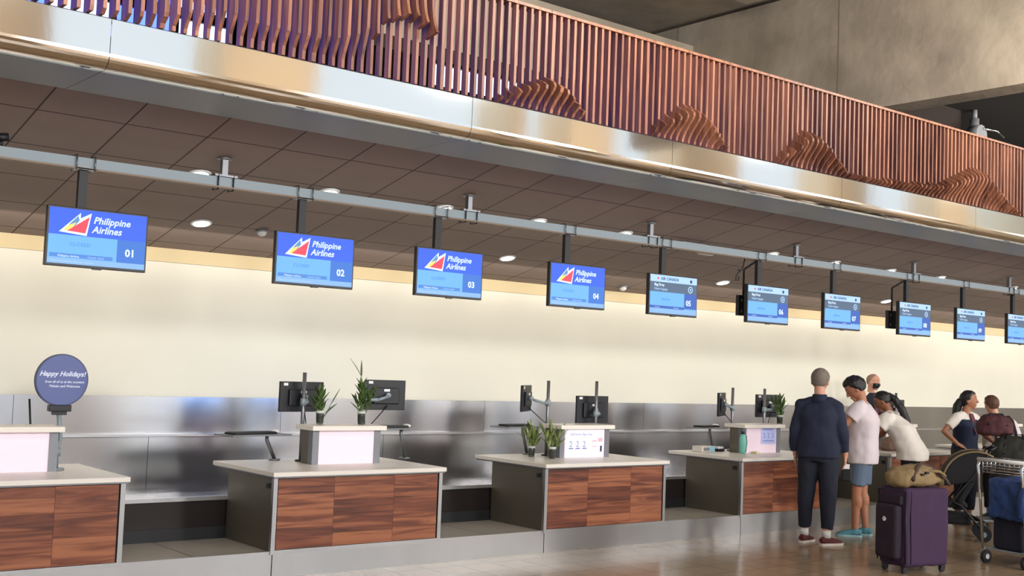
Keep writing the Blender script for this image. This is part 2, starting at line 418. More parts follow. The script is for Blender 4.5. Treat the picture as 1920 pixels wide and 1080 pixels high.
def slat_part(parent, lx, wx, thick=.022):
    N = 26; m_ = MB(); m_.tv = (random.random(), random.random(), random.random(), 1)
    fr = []; 
    for k in range(N+1):
        z = ZB+(ZT-ZB)*k/N; fr.append((-relief(wx, z), z-ZB))
    bk = .052
    V = [[], [], [], []]
    for y, z in fr:
        V[0].append(m_.bm.verts.new((lx-thick/2, y, z))); V[1].append(m_.bm.verts.new((lx+thick/2, y, z)))
        V[2].append(m_.bm.verts.new((lx+thick/2, bk, z))); V[3].append(m_.bm.verts.new((lx-thick/2, bk, z)))
    F = m_.bm.faces.new
    for k in range(N):
        for a_ in range(4):
            c_ = (a_+1) % 4; F((V[a_][k], V[c_][k], V[c_][k+1], V[a_][k+1]))
    F([V[i][0] for i in range(4)]); F([V[i][N] for i in range(4)])
    m_._fin(m_.bm.verts)
    return m_.build('slat', SLAT, parent)
plabels = {
 2: 'slatted wooden screen panel in the top left corner with white daylight behind it',
 3: 'slatted wooden screen panel lit deep blue from behind, near the top left',
 4: 'slatted wooden screen panel just left of the arch-shaped hollow, slats stepping back low down',
 5: 'slatted wooden screen panel carved with the tall arch-shaped hollow',
 6: 'slatted wooden screen panel right of the arch hollow, bright window strips between its slats',
 7: 'slatted wooden screen panel carrying the right flank of the first carved hump',
 8: 'slatted wooden screen panel carrying the second carved hump, counted from the arch hollow',
 9: 'plain slatted wooden screen panel between the second and third carved humps',
 10: 'slatted wooden screen panel carrying the third carved hump, counted from the arch hollow',
 11: 'slatted wooden screen panel with a low even ripple along its foot, beside the third hump',
 12: 'slatted wooden screen panel where the low ripple swells into the last hump',
 13: 'slatted wooden screen panel holding the crest of the last hump, below the pipes',
 14: 'slatted wooden screen panel cut by the right edge of the picture'}
for k in range(2, 15):
    xs = X0+1.0122*k; p = empty('slat_screen_panel', (xs, 6.61, ZB), 0, plabels.get(k+0, 'slat panel'), 'screen panel', 'wooden slat screen panels above the steel fascia')
    for i in range(NP):
        lx = .036+i*PITCH
        slat_part(p, lx, xs+lx, .030 if i in (0,) else .022)
    b = MB(); b.tv = (.8, .3, .3, 1); b.box((.002, -.012, ZT-ZB), (1.0102, .10, ZT-ZB+.022)); b.build('top_rail', SLAT, p)
    b = MB(); b.box((.002, .02, -.018), (1.0102, .085, 0)); b.build('bottom_rail', BLACKM, p)

# pipes in the dark recess at the upper right
def pipe(pts, r, mm, label, cat='pipe'):
    b = MB(); b.tube(pts, r, 12); return tag(b.build('pipe', mm), label, cat)
RUST = mat('rust_paint', (30, 16, 11), .9, noise_=.3)
pp = empty('duct_valve', (15.9, 9.0, 5.38), 0, 'grey round valve on a pipe inside the dark recess under the concrete beam', 'valve'); pp.scale = (1.35, 1.35, 1.35)
b = MB(); b.tube([(0, 0, -.16), (0, 0, .14)], .05, 12); b.tube([(-.02, -.1, -.05), (-.02, .02, -.05)], .11, 16); b.build('body', GREYP, pp)
b = MB(); b.tube([(0, -.1, .02), (.25, -.12, .03), (.4, -.12, -.02)], .014, 8); b.build('lever', CHROME, pp)
b = MB(); b.tube([(0, 0, -.16), (0, 0, -.3), (.25, .1, -.42), (.5, .1, -.50)], .035, 10); b.build('hose', GREYP, pp)
b = MB(); b.box((-1.6, .1, .02), (-.1, .5, .23)); b.build('duct', RUST, pp)
b = MB(); b.tube([(0, .0, .14), (0, .0, .238)], .03, 8); b.build('hanger', GREYP, pp)
pipe([(13.5, 9.6, 4.92), (22, 9.6, 4.92)], .035, GREYP, 'thin grey pipe running level just above the far end of the slat screen')
tp = pipe([(13.0, 12.6, 5.35), (24, 12.6, 5.35)], .12, RUST, 'thick rust brown pipe deep in the dark recess under the concrete beam')

for xx in (14, 18, 22):
    b = MB(); b.tube([(xx, 12.6, 5.40), (xx, 12.6, 5.70)], .02, 8); b.build('hanger', GREYP, tp)
# ================================================================== CEILING LAMPS
frontx = [(3.708, 'fourth'), (4.837, ''), (5.999, ''), (7.092, ''), (8.235, ''), (10.556, ''), (11.716, ''), (12.88, ''), (14.023, '')]
lamp_labels = ['recessed round ceiling lamp, first of the front row, beside the left rail hanger',
 'recessed round ceiling lamp just above the rail over display 02',
 'recessed round ceiling lamp of the front row over display 03',
 'recessed round ceiling lamp of the front row between displays 03 and 04',
 'recessed round ceiling lamp of the front row between displays 04 and 05',
 'recessed round ceiling lamp of the front row just right of display 06',
 'recessed round ceiling lamp of the front row touching the rail over display 07',
 'recessed round ceiling lamp of the front row left of display 08',
 'recessed round ceiling lamp, farthest right of the front row by display 09',
 'recessed round ceiling lamp of the back row between displays 01 and 02',
 'recessed round ceiling lamp of the back row between displays 03 and 04',
 'recessed round ceiling lamp of the back row between displays 05 and 06',
 'recessed round ceiling lamp of the back row between displays 07 and 08',
 'recessed round ceiling lamp at the far right end by the picture edge']
lamps = [(x_, 8.41) for x_, _ in frontx]+[(4.205, 9.44), (7.581, 9.45), (10.966, 9.46), (14.446, 9.47), (15.9, 8.41)]
proto = None
for (lx, ly), lb in zip(lamps, lamp_labels):
    if proto is None:
        o = proto = empty('ceiling_lamp')
        b = MB(); b.tube([(0, 0, -.012), (0, 0, 0)], [.088, .092], 24); b.build('trim_ring', WHITEP, o)
        b = MB(); b.tube([(0, 0, -.018), (0, 0, -.006)], [.066, .072], 24); b.build('lens', LAMP, o)
    else: o = copy_tree(proto)
    tag(o, lb, 'ceiling lamp', 'recessed lamps in the brown tiled ceiling')
    o.location = (lx, ly, ceil_z(ly)); o.rotation_euler.x = -TH
dl = [(4.788, 9.464, 'small white round detector on the brown ceiling left of display 02'), (9.779, 9.977, 'small white round detector on the brown ceiling between displays 04 and 05')]
for x_, y_, lb in dl:
    o = empty('smoke_detector', (x_, y_, ceil_z(y_)), 0, lb, 'detector', 'smoke detectors on the ceiling'); o.rotation_euler.x = -TH
    b = MB(); b.tube([(0, 0, -.02), (0, 0, 0)], .055, 18); b.build('base', GREYP, o)
    b = MB(); b.ball((0, 0, -.025), (.04, .04, .03)); b.build('dome', WHITEP, o)
o = empty('projector_box', (9.35, 8.4, ceil_z(8.4)-.005), 0, 'small white box fixed beneath the ceiling near display 06', 'ceiling box'); o.rotation_euler.x = -TH
b = MB(); b.box((-.3, -.03, -.05), (.08, .03, 0), bev=.005); b.build('housing', GREYP, o)
b = MB(); b.box((.0, -.06, -.10), (.22, .05, -.045), bev=.008); b.build('white_box', WHITEP, o)
o = empty('security_camera', (2.17, 8.05, 3.0), 0, 'small black camera on top of the display rail near the left picture edge', 'camera')
b = MB(); b.tube([(0, 0, 0), (0, 0, .05)], .012, 8); b.build('mount', BLACKM, o); b = MB(); b.tube([(-.03, 0, .06), (.04, -.01, .07)], .028, 10); b.build('body', BLACKM, o)

# ================================================================== DISPLAY RAIL
YR = 8.05
rail = empty('display_rail', (0, YR, 2.92), 0, 'long grey aluminium rail hung below the ceiling that carries all the flight displays', 'rail')
b = MB(); b.box((-14, -.035, .012), (24, .035, .082)); b.build('beam_tube', ALU, rail)
b = MB(); b.box((-14, -.05, 0), (24, .03, .012)); b.build('lower_flange', mat('flange_brown', (120, 104, 92), .5, .4), rail)  # lower strip coloured browner than the rail tube
for hx in (-.3, 3.74, 6.01, 8.24, 10.53, 12.85, 15.15, 17.4):
    h = ceil_z(YR)-2.92
    b = MB(); b.box((hx-.022, -.022, .10), (hx+.022, .022, h-.012)); b.tube([(hx, 0, h-.014), (hx, 0, h)], .055, 14); b.box((hx-.09, -.05, .085), (hx+.09, .05, .10)); hg = b.build('hanger', ALU_D, rail)
    for s_ in (-.06, .06):
        b = MB(); b.tube([(hx+s_, -.045, .10), (hx+s_, -.045, -.012), (hx+s_, .045, -.012), (hx+s_, .045, .10)], .006, 6); b.build('u_bolt', BLACKM, hg)

SB = {k: mat('screen_'+k, c_, .6, emit=.95) for k, c_ in dict(blue=(52, 96, 236), light=(104, 170, 240), mid=(56, 112, 200), strip=(128, 172, 226), white=(214, 236, 255),
      red=(226, 70, 88), yellow=(240, 214, 110), sea=(92, 140, 190), grey=(78, 98, 124), pale=(168, 204, 246), ink=(36, 66, 120), deep=(50, 90, 176), dim=(74, 128, 204)).items()}
SK = list(SB)
SCREENX = [2.48, 4.17, 5.46, 6.92, 8.20, 9.67, 11.0, 12.48, 13.77, 15.04, 16.5]
pnum = ['01', '02', '03', '04', '05', '06', '07', '08', '09', '10', '11']
def screen(i):
    x0 = SCREENX[i]; w, h = .69, .405; z0 = 2.25
    pal = i < 4
    lbs = 'flight display hung from the rail, reading %s %s' % ('Philippine Airlines counter' if pal else 'a Canadian carrier header, counter', pnum[i])
    lbs = ('blue hanging flight display with the sail logo and number %s' if pal else 'hanging flight display with pale header and grey band, number %s') % pnum[i]
    if i == 9: lbs = 'hanging flight display number 10, cut off by the right picture edge'
    if i == 10: lbs = 'hanging flight display number 11, past the right picture edge'
    s = empty('flight_display', (x0, 8.0, z0), 0, lbs, 'display', 'flight displays hung from the rail')
    b = MB(); b.box((0, 0, 0), (w, .045, h), bev=.004); b.box((.12, .045, .06), (w-.12, .075, h-.08)); b.box((.32, -.002, -.008), (.38, .02, .002)); b.build('housing', BLACK, s)
    b = MB(); b.box((.205, .04, h-.2), (.265, .08, .72)); b.build('pole', BLACKM, s)
    b = MB(); b.box((.16, .0, .668), (.31, .10, .678)); 
    for q in (.17, .295): b.tube([(q, .0, .66), (q, .0, .765), (q, .10, .765), (q, .10, .66)], .006, 6)
    b.build('clamp', ALU_D, s)
    b = MB(); bz = .012; W_, H_ = w-2*bz, h-2*bz-.006
    ix = lambda u: bz+u*W_
    iz = lambda v: bz+.006+v*H_
    lay = [0]
    def rect(u0, v0, u1, v1, k, d=1):
        b.mi = SK.index(k); b.box((ix(u0), -.001*d, iz(v0)), (ix(u1), .002, iz(v1)))
    def txt(t, u, v, sz, k, d=4, align='LEFT', shear=0, sp=1.0, bold=0):
        b.mi = SK.index(k); b.text(t, sz, Mfront(ix(u), -.001*d, iz(v)), .0004, align, shear, sp, bold)
    if pal:
        rect(0, 0, 1, 1, 'blue'); rect(0, 0, 1, .10, 'strip', 2); rect(0, .10, .70, .52, 'light', 2); rect(.70, .10, 1, .52, 'mid', 2); rect(.02, .115, .66, .185, 'dim', 3)
        # tail-sail mark
        def tri(ps, k, d):
            b.mi = SK.index(k); b.poly([(ix(u), -.001*d, iz(v)) for u, v in ps], (0, .0012, 0))
        tri([(.10, .57), (.31, .94), (.31, .84), (.42, .95), (.38, .53)], 'white', 2)
        tri([(.14, .60), (.285, .88), (.30, .80), (.22, .60)], 'sea', 3)
        tri([(.14, .60), (.19, .70), (.27, .76), (.235, .66), (.20, .60)], 'yellow', 3.6)
        tri([(.18, .595), (.40, .88), (.365, .575)], 'red', 4.2)
        txt('Philippine', .44, .77, .066, 'white', 4, shear=.25, bold=.0012); txt('Airlines', .43, .60, .066, 'white', 4, shear=.25, bold=.0012)
        txt('CLOSED', .21, .33, .036, 'dim', 4, sp=1.1); txt(pnum[i], .785, .22, .072, 'white', 4, bold=.002)
        txt('Philippine Airlines', .10, .125, .020, 'white', 4); txt('Counter closed', .40, .13, .018, 'pale', 4)
        txt('Please proceed to the next counter', .03, .03, .020, 'pale', 4)
    else:
        rect(0, 0, 1, 1, 'light'); rect(0, .82, 1, 1, 'pale', 2); rect(0, .56, 1, .82, 'grey', 2); rect(.73, .16, 1, .56, 'deep', 2); rect(0, .13, .73, .2, 'deep', 2); rect(0, 0, 1, .13, 'strip', 2)
        b.mi = SK.index('red'); b.tube([(ix(.16), -.003, iz(.91)), (ix(.16), .0, iz(.91))], .012, 14)
        b.mi = SK.index('ink'); b.tube([(ix(.87), -.003, iz(.90)), (ix(.87), .0, iz(.90))], .017, 14)
        b.mi = SK.index('pale'); b.tube([(ix(.86), -.003, iz(.68)), (ix(.86), .0, iz(.68))], .034, 18)
        b.mi = SK.index('grey'); b.tube([(ix(.86), -.004, iz(.68)), (ix(.86), .0, iz(.68))], .024, 18)
        b.mi = SK.index('pale'); b.box((ix(.845), -.005, iz(.655)), (ix(.875), 0, iz(.705)))
        txt('AIR CANADA', .22, .875, .040, 'ink', 4, sp=1.05, bold=.0008)
        txt('Bag Drop', .08, .715, .036, 'white', 4, bold=.0006); txt('Dépôt bagages', .08, .61, .032, 'pale', 4)
        txt('Bag Drop', .24, .35, .030, 'dim', 4); txt(pnum[i], .765, .25, .075, 'white', 4, bold=.002)
        txt('Economy', .10, .145, .018, 'pale', 4); txt('Économie', .50, .145, .018, 'pale', 4)
    b.build('screen_image', [SB[k] for k in SK], s)
    return s
for i in range(len(SCREENX)-1): screen(i)
for x_, lb in ((9.80, 'black box speaker mounted behind the left side of display 06'), (12.60, 'black box speaker mounted behind the left side of display 08')):
    o = empty('wall_speaker', (x_, 8.22, 2.33), 0, lb, 'speaker', 'black boxes behind the displays')
    b = MB(); b.box((0, 0, 0), (.16, .05, .22), bev=.006); b.build('cabinet', BLACK, o)
    b = MB(); b.box((.03, -.003, .15), (.05, .0, .18)); b.box((.03, -.003, .03), (.05, 0, .06)); b.build('screws', ALU, o)
    b = MB(); b.tube([(.09, .02, .22), (.09, .02, .50), (.09, -.14, .58)], .012, 8); b.build('bracket', BLACKM, o)
o = tag((lambda b: (b.tube([(0, 0, 0), (0, .02, -.09), (-.05, .02, -.14), (-.08, .02, -.12)], .006, 6), b.tube([(-.05, .02, -.13), (-.11, .02, -.19), (-.11, .02, -.24), (-.07, .02, -.24), (-.07, .02, -.19)], .005, 6))and b.build('hanging_cable', BLACKM))(MB()), 'looped black cable dangling from the rail left of display 06', 'cable')
o.location = (9.66, 8.04, 2.92)

# ================================================================== CHECK-IN COUNTERS
def make_counter():
    c = empty('check_in_counter')
    Wd, Hh, Db = 1.6, .61, .80
    b = MB(); b.box((.008, .03, .002), (.03, Db, Hh-.045)); b.box((Wd-.03, .03, .002), (Wd-.008, Db, Hh-.045)); b.box((.03, .05, .002), (Wd-.03, Db-.02, .03)); b.box((.03, Db-.03, .03), (Wd-.03, Db-.01, Hh-.05)); b.build('side_panels', SIDE, c)
    b = MB(); b.box((0, 0, -.02), (.035, .035, Hh-.045)); b.box((Wd-.035, 0, -.02), (Wd, .035, Hh-.045)); b.box((.035, .0, -.02), (Wd-.035, .03, .012)); b.build('front_frame', STEEL, c)
    b = MB()
    xs = [.045, .045+.50, .045+1.07, Wd-.045]
    hs = [[.0, .16, .30, .42, 1.0*.545], [.0, .10, .25, .36, .47, .545], [.0, .19, .36, .545]]
    for (xa, xb), hh in zip(zip(xs[:-1], xs[1:]), hs):
        for za, zb in zip(hh[:-1], hh[1:]):
            b.tv = (random.random(), random.random(), random.random(), 1)
            b.box((xa+.001, .008, .014+za+.0006), (xb-.001, .03, .014+zb-.0006))
    b.build('wood_panel', WOOD, c)
    b = MB(); b.box((.037, .02, .012), (.045, .032, Hh-.05)); b.box((Wd-.045, .02, .012), (Wd-.037, .032, Hh-.05)); b.box((.04, .028, .012), (Wd-.04, .034, Hh-.047)); b.build('shadow_gap', BLACKM, c)
    b = MB(); b.mi = 0; b.box((-.02, -.03, Hh-.035), (Wd+.02, 1.05, Hh), bev=.004); b.mi = 1; b.box((-.012, -.02, Hh-.045), (Wd+.012, 1.03, Hh-.035)); b.build('countertop', [WHITE, ALU_D], c)
    b = MB(); b.box((-.002, .07, Hh-.13), (.008, .12, Hh-.09)); b.box((-.006, .075, Hh-.115), (0, .115, Hh-.095), bev=.002); b.build('lock', BLACK, c)
    # lit riser box on top
    b = MB(); b.box((.66, .50, Hh), (1.21, .51, Hh+.285)); b.build('lit_panel', GLOW, c)
    for xa in (.60, 1.21):
        b = MB(); b.box((xa, .49, Hh), (xa+.06, .56, Hh+.285)); b.build('riser_post', ALU_D, c)
    for xa in (.60, 1.255):
        b = MB(); b.box((xa, .56, Hh), (xa+.015, .68, Hh+.285)); b.build('riser_side', SIDE, c)
    b = MB(); b.box((.57, .44, Hh+.285), (1.30, .74, Hh+.325), bev=.004); b.build('riser_top', WHITE, c)
    return c
cl = ['check-in counter with wood front cut by the left picture edge, round blue sign beside it',
      'check-in counter with wood front and two vases on its lit riser, left of centre',
      'check-in counter with wood front and picture notice on its lit riser, centre of the photo',
      'check-in counter with wood front, partly hidden by the man in the navy jacket',
      'check-in counter behind the woman with the long ponytail',
      'farthest check-in counter hidden behind the luggage at the right edge']
c0 = None
for k in range(6):
    o = make_counter() if c0 is None else copy_tree(c0)
    if c0 is None: c0 = o
    o.location = (1.6+2.762*k, 8.2, .2); tag(o, cl[k], 'counter', 'check-in counters along the platform')
CT = .812
# notices on the lit risers
o = MB(); o.mi = 0; o.box((0, 0, 0), (.52, .003, .275))
for j in range(3):
    o.mi = 1; o.text('22s'[j] if False else '2', .085, Mfront(.05+.09*j, -.001, .10)); o.box((.045+.09*j, -.001, .08), (.105+.09*j, .0, .092))
o.text('Self Service Bag Drop', .034, Mfront(.06, -.001, .215)); o.mi = 2; o.box((.36, -.001, .15), (.42, 0, .165)); o.box((.44, -.001, .15), (.50, 0, .19)); o.box((.36, -.001, .10), (.42, 0, .11)); o.mi = 3; o.box((.47, -.001, .05), (.495, 0, .11))
NI = mat('notice_blue', (120, 128, 190), .6); NP_ = mat('notice_pink', (220, 180, 196), .6); NB = mat('notice_black', (30, 34, 70), .6)
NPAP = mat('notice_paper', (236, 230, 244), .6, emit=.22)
tag(o.build('notice', [NPAP, NI, NP_, NB], None, (1.6+2.762*2+.675, 8.692, CT+.004)), 'printed notice with rows of blue symbols covering the lit riser of the centre counter', 'notice')
o = MB(); o.mi = 0; o.box((0, 0, 0), (.26, .003, .19)); o.mi = 1
for j in range(3): o.text('2', .08, Mfront(.03+.075*j, -.001, .07))
o.box((.03, -.001, .03), (.23, 0, .04)); o.box((.03, -.001, .16), (.2, 0, .17))
tag(o.build('notice', [mat('notice_lilac', (176, 184, 232), .6, emit=.15), NI], None, (1.6+2.762*3+.93, 8.692, CT+.10)), 'small lilac notice taped to the lit riser left of the man in navy', 'notice')

# ------------------------------------------------------------------ monitors on poles
def monitor(name_lb, px, py, pole_h, mx, my, mz, w, h, rz, lit=False, tilt=0, base_z=CT):
    """pole at (px,py) from counter; monitor centre (mx,my,mz), its back facing the hall"""
    s = empty('monitor_on_pole', (px, py, base_z), 0, name_lb, 'monitor', 'desk monitors seen from behind')
    if pole_h:
        b = MB(); b.tube([(0, 0, 0), (0, 0, pole_h)], .017, 12); b.build('pole', ALU_D, s)
        b = MB(); b.tube([(0, 0, 0), (0, 0, .012)], .05, 16); b.build('base', BLACKM, s)
    M_ = Matrix.Translation((mx-px, my-py, mz-base_z)) @ Matrix.Rotation(rz, 4, 'Z') @ Matrix.Rotation(tilt, 4, 'X')
    b = MB(); b.box((-w/2, 0, -h/2), (w/2, .028, h/2), M_, .004); b.box((-w*.32, -.022, -h*.30), (w*.32, .0, h*.25), M_, .008); hs = b.build('housing', BLACK, s)
    b = MB(); b.box((-w/2+.012, .028, -h/2+.012), (w/2-.012, .0295, h/2-.012), M_); b.build('screen', mat('monitor_glass_added_glow', (128, 178, 250), .3, emit=3.2) if lit else mat('monitor_glass', (30, 34, 44), .2), hs)  # lit screens are an added glow for blue reflections in the wall steel
    b = MB(); b.box((-w/2+.03, -.001, h/2-.035), (-w/2+.075, .001, h/2-.012), M_); b.box((-.03, -.0235, h*.12), (.03, -.022, h*.2), M_); b.build('sticker', WHITEP, hs)
    b = MB(); b.tube([M_ @ Vector((0, -.022, 0)), M_ @ Vector((0, -.06, 0))], .022, 10)
    p0 = M_ @ Vector((0, -.055, -.01)); el = Vector((p0.x*.45, p0.y*.45-.05, p0.z-.03))
    if pole_h:
        b.tube([p0, el], .014, 8); b.tube([el, (0, 0, el.z)], .016, 8); b.tube([(0, 0, el.z-.03), (0, 0, el.z+.03)], .028, 12)
    else:
        b.tube([p0, p0+Vector((0, -.02, -h*.5)), (0, 0, .02)], .014, 8); b.tube([(0, 0, 0), (0, 0, .012)], .07, 16)
    b.build('arm', ALU, s)
    b = MB(); b.tube([M_ @ Vector((.02, -.01, -h*.35)), (.03, -.02, .28), (.015, -.02, .1), (.05, -.03, .01)], .005, 6); b.build('cable', BLACKM, s)
    return s
monitor('black monitor seen from behind on a grey pole, left of the left vase', 5.03, 9.0, .76, 5.06, 9.08, 1.36, .46, .26, R(8), True)
monitor('black monitor seen from behind, right of the tallest plant', 5.60, 8.93, .36, 5.86, 8.99, 1.39, .42, .27, R(-2), True)
monitor('narrow turned black monitor on a pole, left of the centre counter', 7.80, 8.98, .75, 7.56, 9.02, 1.38, .40, .26, R(38))
monitor('black monitor behind the thick pole on the centre counter', 8.42, 8.93, .76, 8.46, 9.02, 1.275, .46, .28, R(2))
monitor('narrow turned black monitor on a pole above the teal bottle', 10.66, 9.0, .73, 10.52, 9.03, 1.345, .38, .27, R(30))
monitor('black monitor half hidden by the plant beside the man in navy', 11.14, 8.92, .73, 11.33, 9.0, 1.335, .46, .27, R(0))
monitor('black monitor behind the ponytail of the woman in the white shirt', 14.0, 9.0, .72, 14.02, 9.05, 1.30, .46, .28, R(-5))

# keyboard trays
def tray(x, y, z, w, d, rz, lb, lb2, post):
    s = empty('keyboard_tray', (x, y, z), rz, lb, 'tray', 'keyboard trays beside the counters')
    b = MB(); b.box((-w/2, -d/2, -.012), (w/2, d/2, 0), bev=.003); b.build('board', GREYP, s)
    b = MB(); b.tube([(w*.3, .05, -.012), (w*.3, .05, -.06), (w*.45, .05, -(z-CT)+.01)], .016, 10); b.tube([(w*.45, .05, -(z-CT)), (w*.45, .05, -(z-CT)+.012)], .05, 12); b.build('arm', ALU_D, s)
    k = empty('keyboard', (x, y, z+.001), rz, lb2, 'keyboard', 'keyboards on the trays')
    b = MB(); b.box((-w*.42, -d*.32, 0), (w*.30, d*.2, .016), bev=.003); b.build('case', BLACK, k)
    b = MB()
    for i in range(14):
        for j in range(4): b.box((-w*.40+i*w*.05, -d*.28+j*d*.115, .016), (-w*.40+i*w*.05+w*.04, -d*.28+j*d*.115+d*.09, .020))
    b.build('keys', BLACKM, k)
    m2 = MB(); m2.ball((0, 0, .015), (.03, .05, .018)); o = tag(m2.build('computer_mouse', WHITEP, None, (x+w*.38*math.cos(rz), y+w*.38*math.sin(rz), z)), 'computer mouse beside the '+lb2, 'mouse', 'computer mice'); return s
tray(4.60, 9.05, 1.045, .62, .26, R(12), 'grey keyboard tray sticking out left above the left-of-centre counter', 'black keyboard above the left end of the left-of-centre counter', 0)
tray(5.95, 8.95, 1.10, .34, .24, R(0), 'grey keyboard tray right of the tallest plant', 'black keyboard under the right monitor of the two-vase counter', 0)
tray(7.50, 9.1, 1.10, .50, .26, R(8), 'grey keyboard tray left of the centre counter riser', 'black keyboard left of the centre counter riser', 0)
tray(10.36, 9.12, 1.08, .50, .26, R(10), 'grey keyboard tray above the tissue box', 'black keyboard above the tissue box', 0)

# ------------------------------------------------------------------ vases with cut greenery
LEAF = mat('leaf_green', (74, 100, 46), .5, noise_=.45, nscale=20)
LEAF2 = mat('leaf_yellow_green', (140, 152, 84), .5, noise_=.4, nscale=14, col2=(72, 96, 50))
VGL = mat('vase_glass', (150, 160, 150), .05, trans=.9)
VIN = mat('vase_stems', (58, 54, 34), .6, noise_=.5, nscale=40)
def leaf(b, base, d, length, width, droop=.3):
    d = Vector(d).normalized(); side = d.cross(Vector((0, 0, 1)));
    if side.length < .05: side = Vector((1, 0, 0))
    side.normalize(); nrm = side.cross(d).normalized(); N = 7; T = []; Bo = []
    p = Vector(base); dirn = d.copy()
    for k in range(N+1):
        t = k/N; w = width*math.sin(math.pi*min(1, .08+.92*t)**.8)*.5+.0006
        T.append((p-side*w, p+nrm*w*.25, p+side*w))
        dirn = (dirn+Vector((0, 0, -1))*droop/N).normalized(); p = p+dirn*length/N
    up_ = [[b.bm.verts.new(q+nrm*.0012) for q in r] for r in T]; dn = [[b.bm.verts.new(q-nrm*.0012) for q in r] for r in T]
    F = b.bm.faces.new
    for k in range(N):
        for j in range(2):
            F((up_[k][j], up_[k][j+1], up_[k+1][j+1], up_[k+1][j])); F((dn[k][j], dn[k+1][j], dn[k+1][j+1], dn[k][j+1]))
        F((up_[k][0], up_[k+1][0], dn[k+1][0], dn[k][0])); F((up_[k][2], dn[k][2], dn[k+1][2], up_[k+1][2]))
    b._fin([v for r in up_+dn for v in r], True)
def vase(x, y, z, lb, hv, rv, stems, mleaf, seed):
    random.seed(seed)
    s = empty('plant_vase', (x, y, z), 0, lb, 'vase', 'glass vases with cut greenery')
    b = MB(); b.tube([(0, 0, 0), (0, 0, .008), (0, 0, hv*.6), (0, 0, hv)], [rv*.85, rv*.9, rv, rv*1.02], 18); g = b.build('glass', VGL, s)
    b = MB(); b.tube([(0, 0, .01), (0, 0, hv*.75)], [rv*.75, rv*.85], 14); b.build('water_and_stems', VIN, s)
    b = MB(); b.tube([(0, 0, hv*.80), (0, 0, hv*1.0)], rv*1.06, 18); b.build('band', mat('frosted_band', (196, 200, 196), .5), s)
    b = MB()
    for (dx, dy, L, n, lw, ll) in stems:
        p0 = Vector((dx*.05, dy*.05, hv*.5)); p1 = Vector((dx*L, dy*L, hv*.5+L*math.sqrt(max(.1, 1-dx*dx-dy*dy)))); pts = [p0.lerp(p1, t/4)+Vector((math.sin(t)*.006, 0, 0)) for t in range(5)]
        b.tube(pts, [.005, .0045, .004, .003, .002], 6)
        for k in range(n):
            t = .3+.7*k/max(1, n-1); p = p0.lerp(p1, t); a = k*2.4+random.random()*.6
            out = (p1-p0).normalized()*(.9+.5*t)+Vector((math.cos(a), math.sin(a), 0))*.75
            leaf(b, p, out, ll*(.8+.4*random.random()), lw, .25)
        leaf(b, p1, p1-p0, ll*.9, lw*.8, .05)
    b.build('foliage', mleaf, s)
RZ = CT+.325
vase(5.13, 8.88, RZ, 'left glass vase of dark green stems on the two-vase lit riser', .115, .034,
     [(-.05, 0, .21, 11, .036, .095), (.12, .1, .18, 9, .034, .10), (.62, -.1, .16, 1, .026, .16), (-.3, .1, .15, 7, .034, .09)], LEAF, 3)
vase(5.52, 8.84, RZ, 'right glass vase with the tallest bushy green stems on the two-vase lit riser', .115, .034,
     [(-.06, 0, .28, 15, .038, .09), (.10, .05, .24, 12, .038, .10), (.38, -.1, .22, 8, .034, .10), (-.35, 0, .15, 5, .03, .09), (-.05, 0, .36, 2, .022, .16)], LEAF, 5)
vase(7.54, 8.90, CT, 'left glass vase of striped leaves standing on the centre counter', .105, .034,
     [(-.4, 0, .16, 4, .04, .14), (.0, .1, .2, 5, .04, .14), (.35, 0, .16, 4, .04, .13), (-.1, -.3, .14, 4, .036, .12)], LEAF2, 9)
vase(7.60, 8.66, CT, 'right glass vase of spread yellow-green leaves standing on the centre counter', .115, .036,
     [(-.5, 0, .2, 4, .036, .14), (.0, .1, .2, 4, .036, .13), (.5, 0, .22, 4, .036, .13), (.2, -.3, .15, 4, .034, .12)], LEAF2, 12)
vase(11.28, 8.80, RZ, 'vase of bright green leaves beside the man in the navy jacket', .10, .036,
     [(-.3, 0, .2, 6, .04, .12), (.1, .1, .22, 6, .04, .11), (.3, 0, .16, 5, .04, .11), (-.55, 0, .22, 2, .03, .14)], LEAF, 15)

# sanitiser bottle, tissue box, small things on the fourth counter
s = empty('drink_bottle', (10.50, 8.70, CT), 0, 'teal green bottle with dark cap standing on the counter left of the man in navy', 'bottle')
b = MB(); b.tube([(0, 0, 0), (0, 0, .01), (0, 0, .15), (0, 0, .20), (0, 0, .215)], [.036, .042, .042, .034, .018], 18); b.build('body', mat('teal_plastic', (122, 196, 184), .35), s)
b = MB(); b.tube([(0, 0, .215), (0, 0, .245)], .02, 12); b.tube([(0, -.045, .02), (.03, -.035, .12), (.01, -.04, .2)], .004, 6); b.build('cap', BLACK, s)
s = empty('tissue_box', (10.18, 9.0, CT), R(4), 'low white and blue box on the left end of the counter beside the teal bottle', 'box')
b = MB(); b.box((-.12, -.07, 0), (.12, .07, .065), bev=.004); b.build('carton', mat('carton_white', (208, 202, 198), .6), s)
b = MB(); b.box((-.09, -.0715, .012), (.02, -.07, .05)); b.build('grey_print', GREYP, s)
b = MB(); b.box((.03, -.072, .005), (.115, -.07, .062)); b.build('blue_print', mat('light_blue_print', (140, 190, 214), .5), s)
s = empty('card_reader', (10.42, 8.98, CT), 0, 'small black and white card reader on the counter behind the teal bottle', 'card reader')
b = MB(); b.box((-.05, -.04, 0), (.05, .04, .03), bev=.004); b.build('base', BLACK, s); b = MB(); b.box((-.045, -.03, .03), (.045, .04, .055), bev=.004); b.build('top', WHITEP, s)
s = empty('paper_stack', (10.62, 8.62, CT), R(10), 'short stack of coloured leaflets on the counter right of the teal bottle', 'papers')
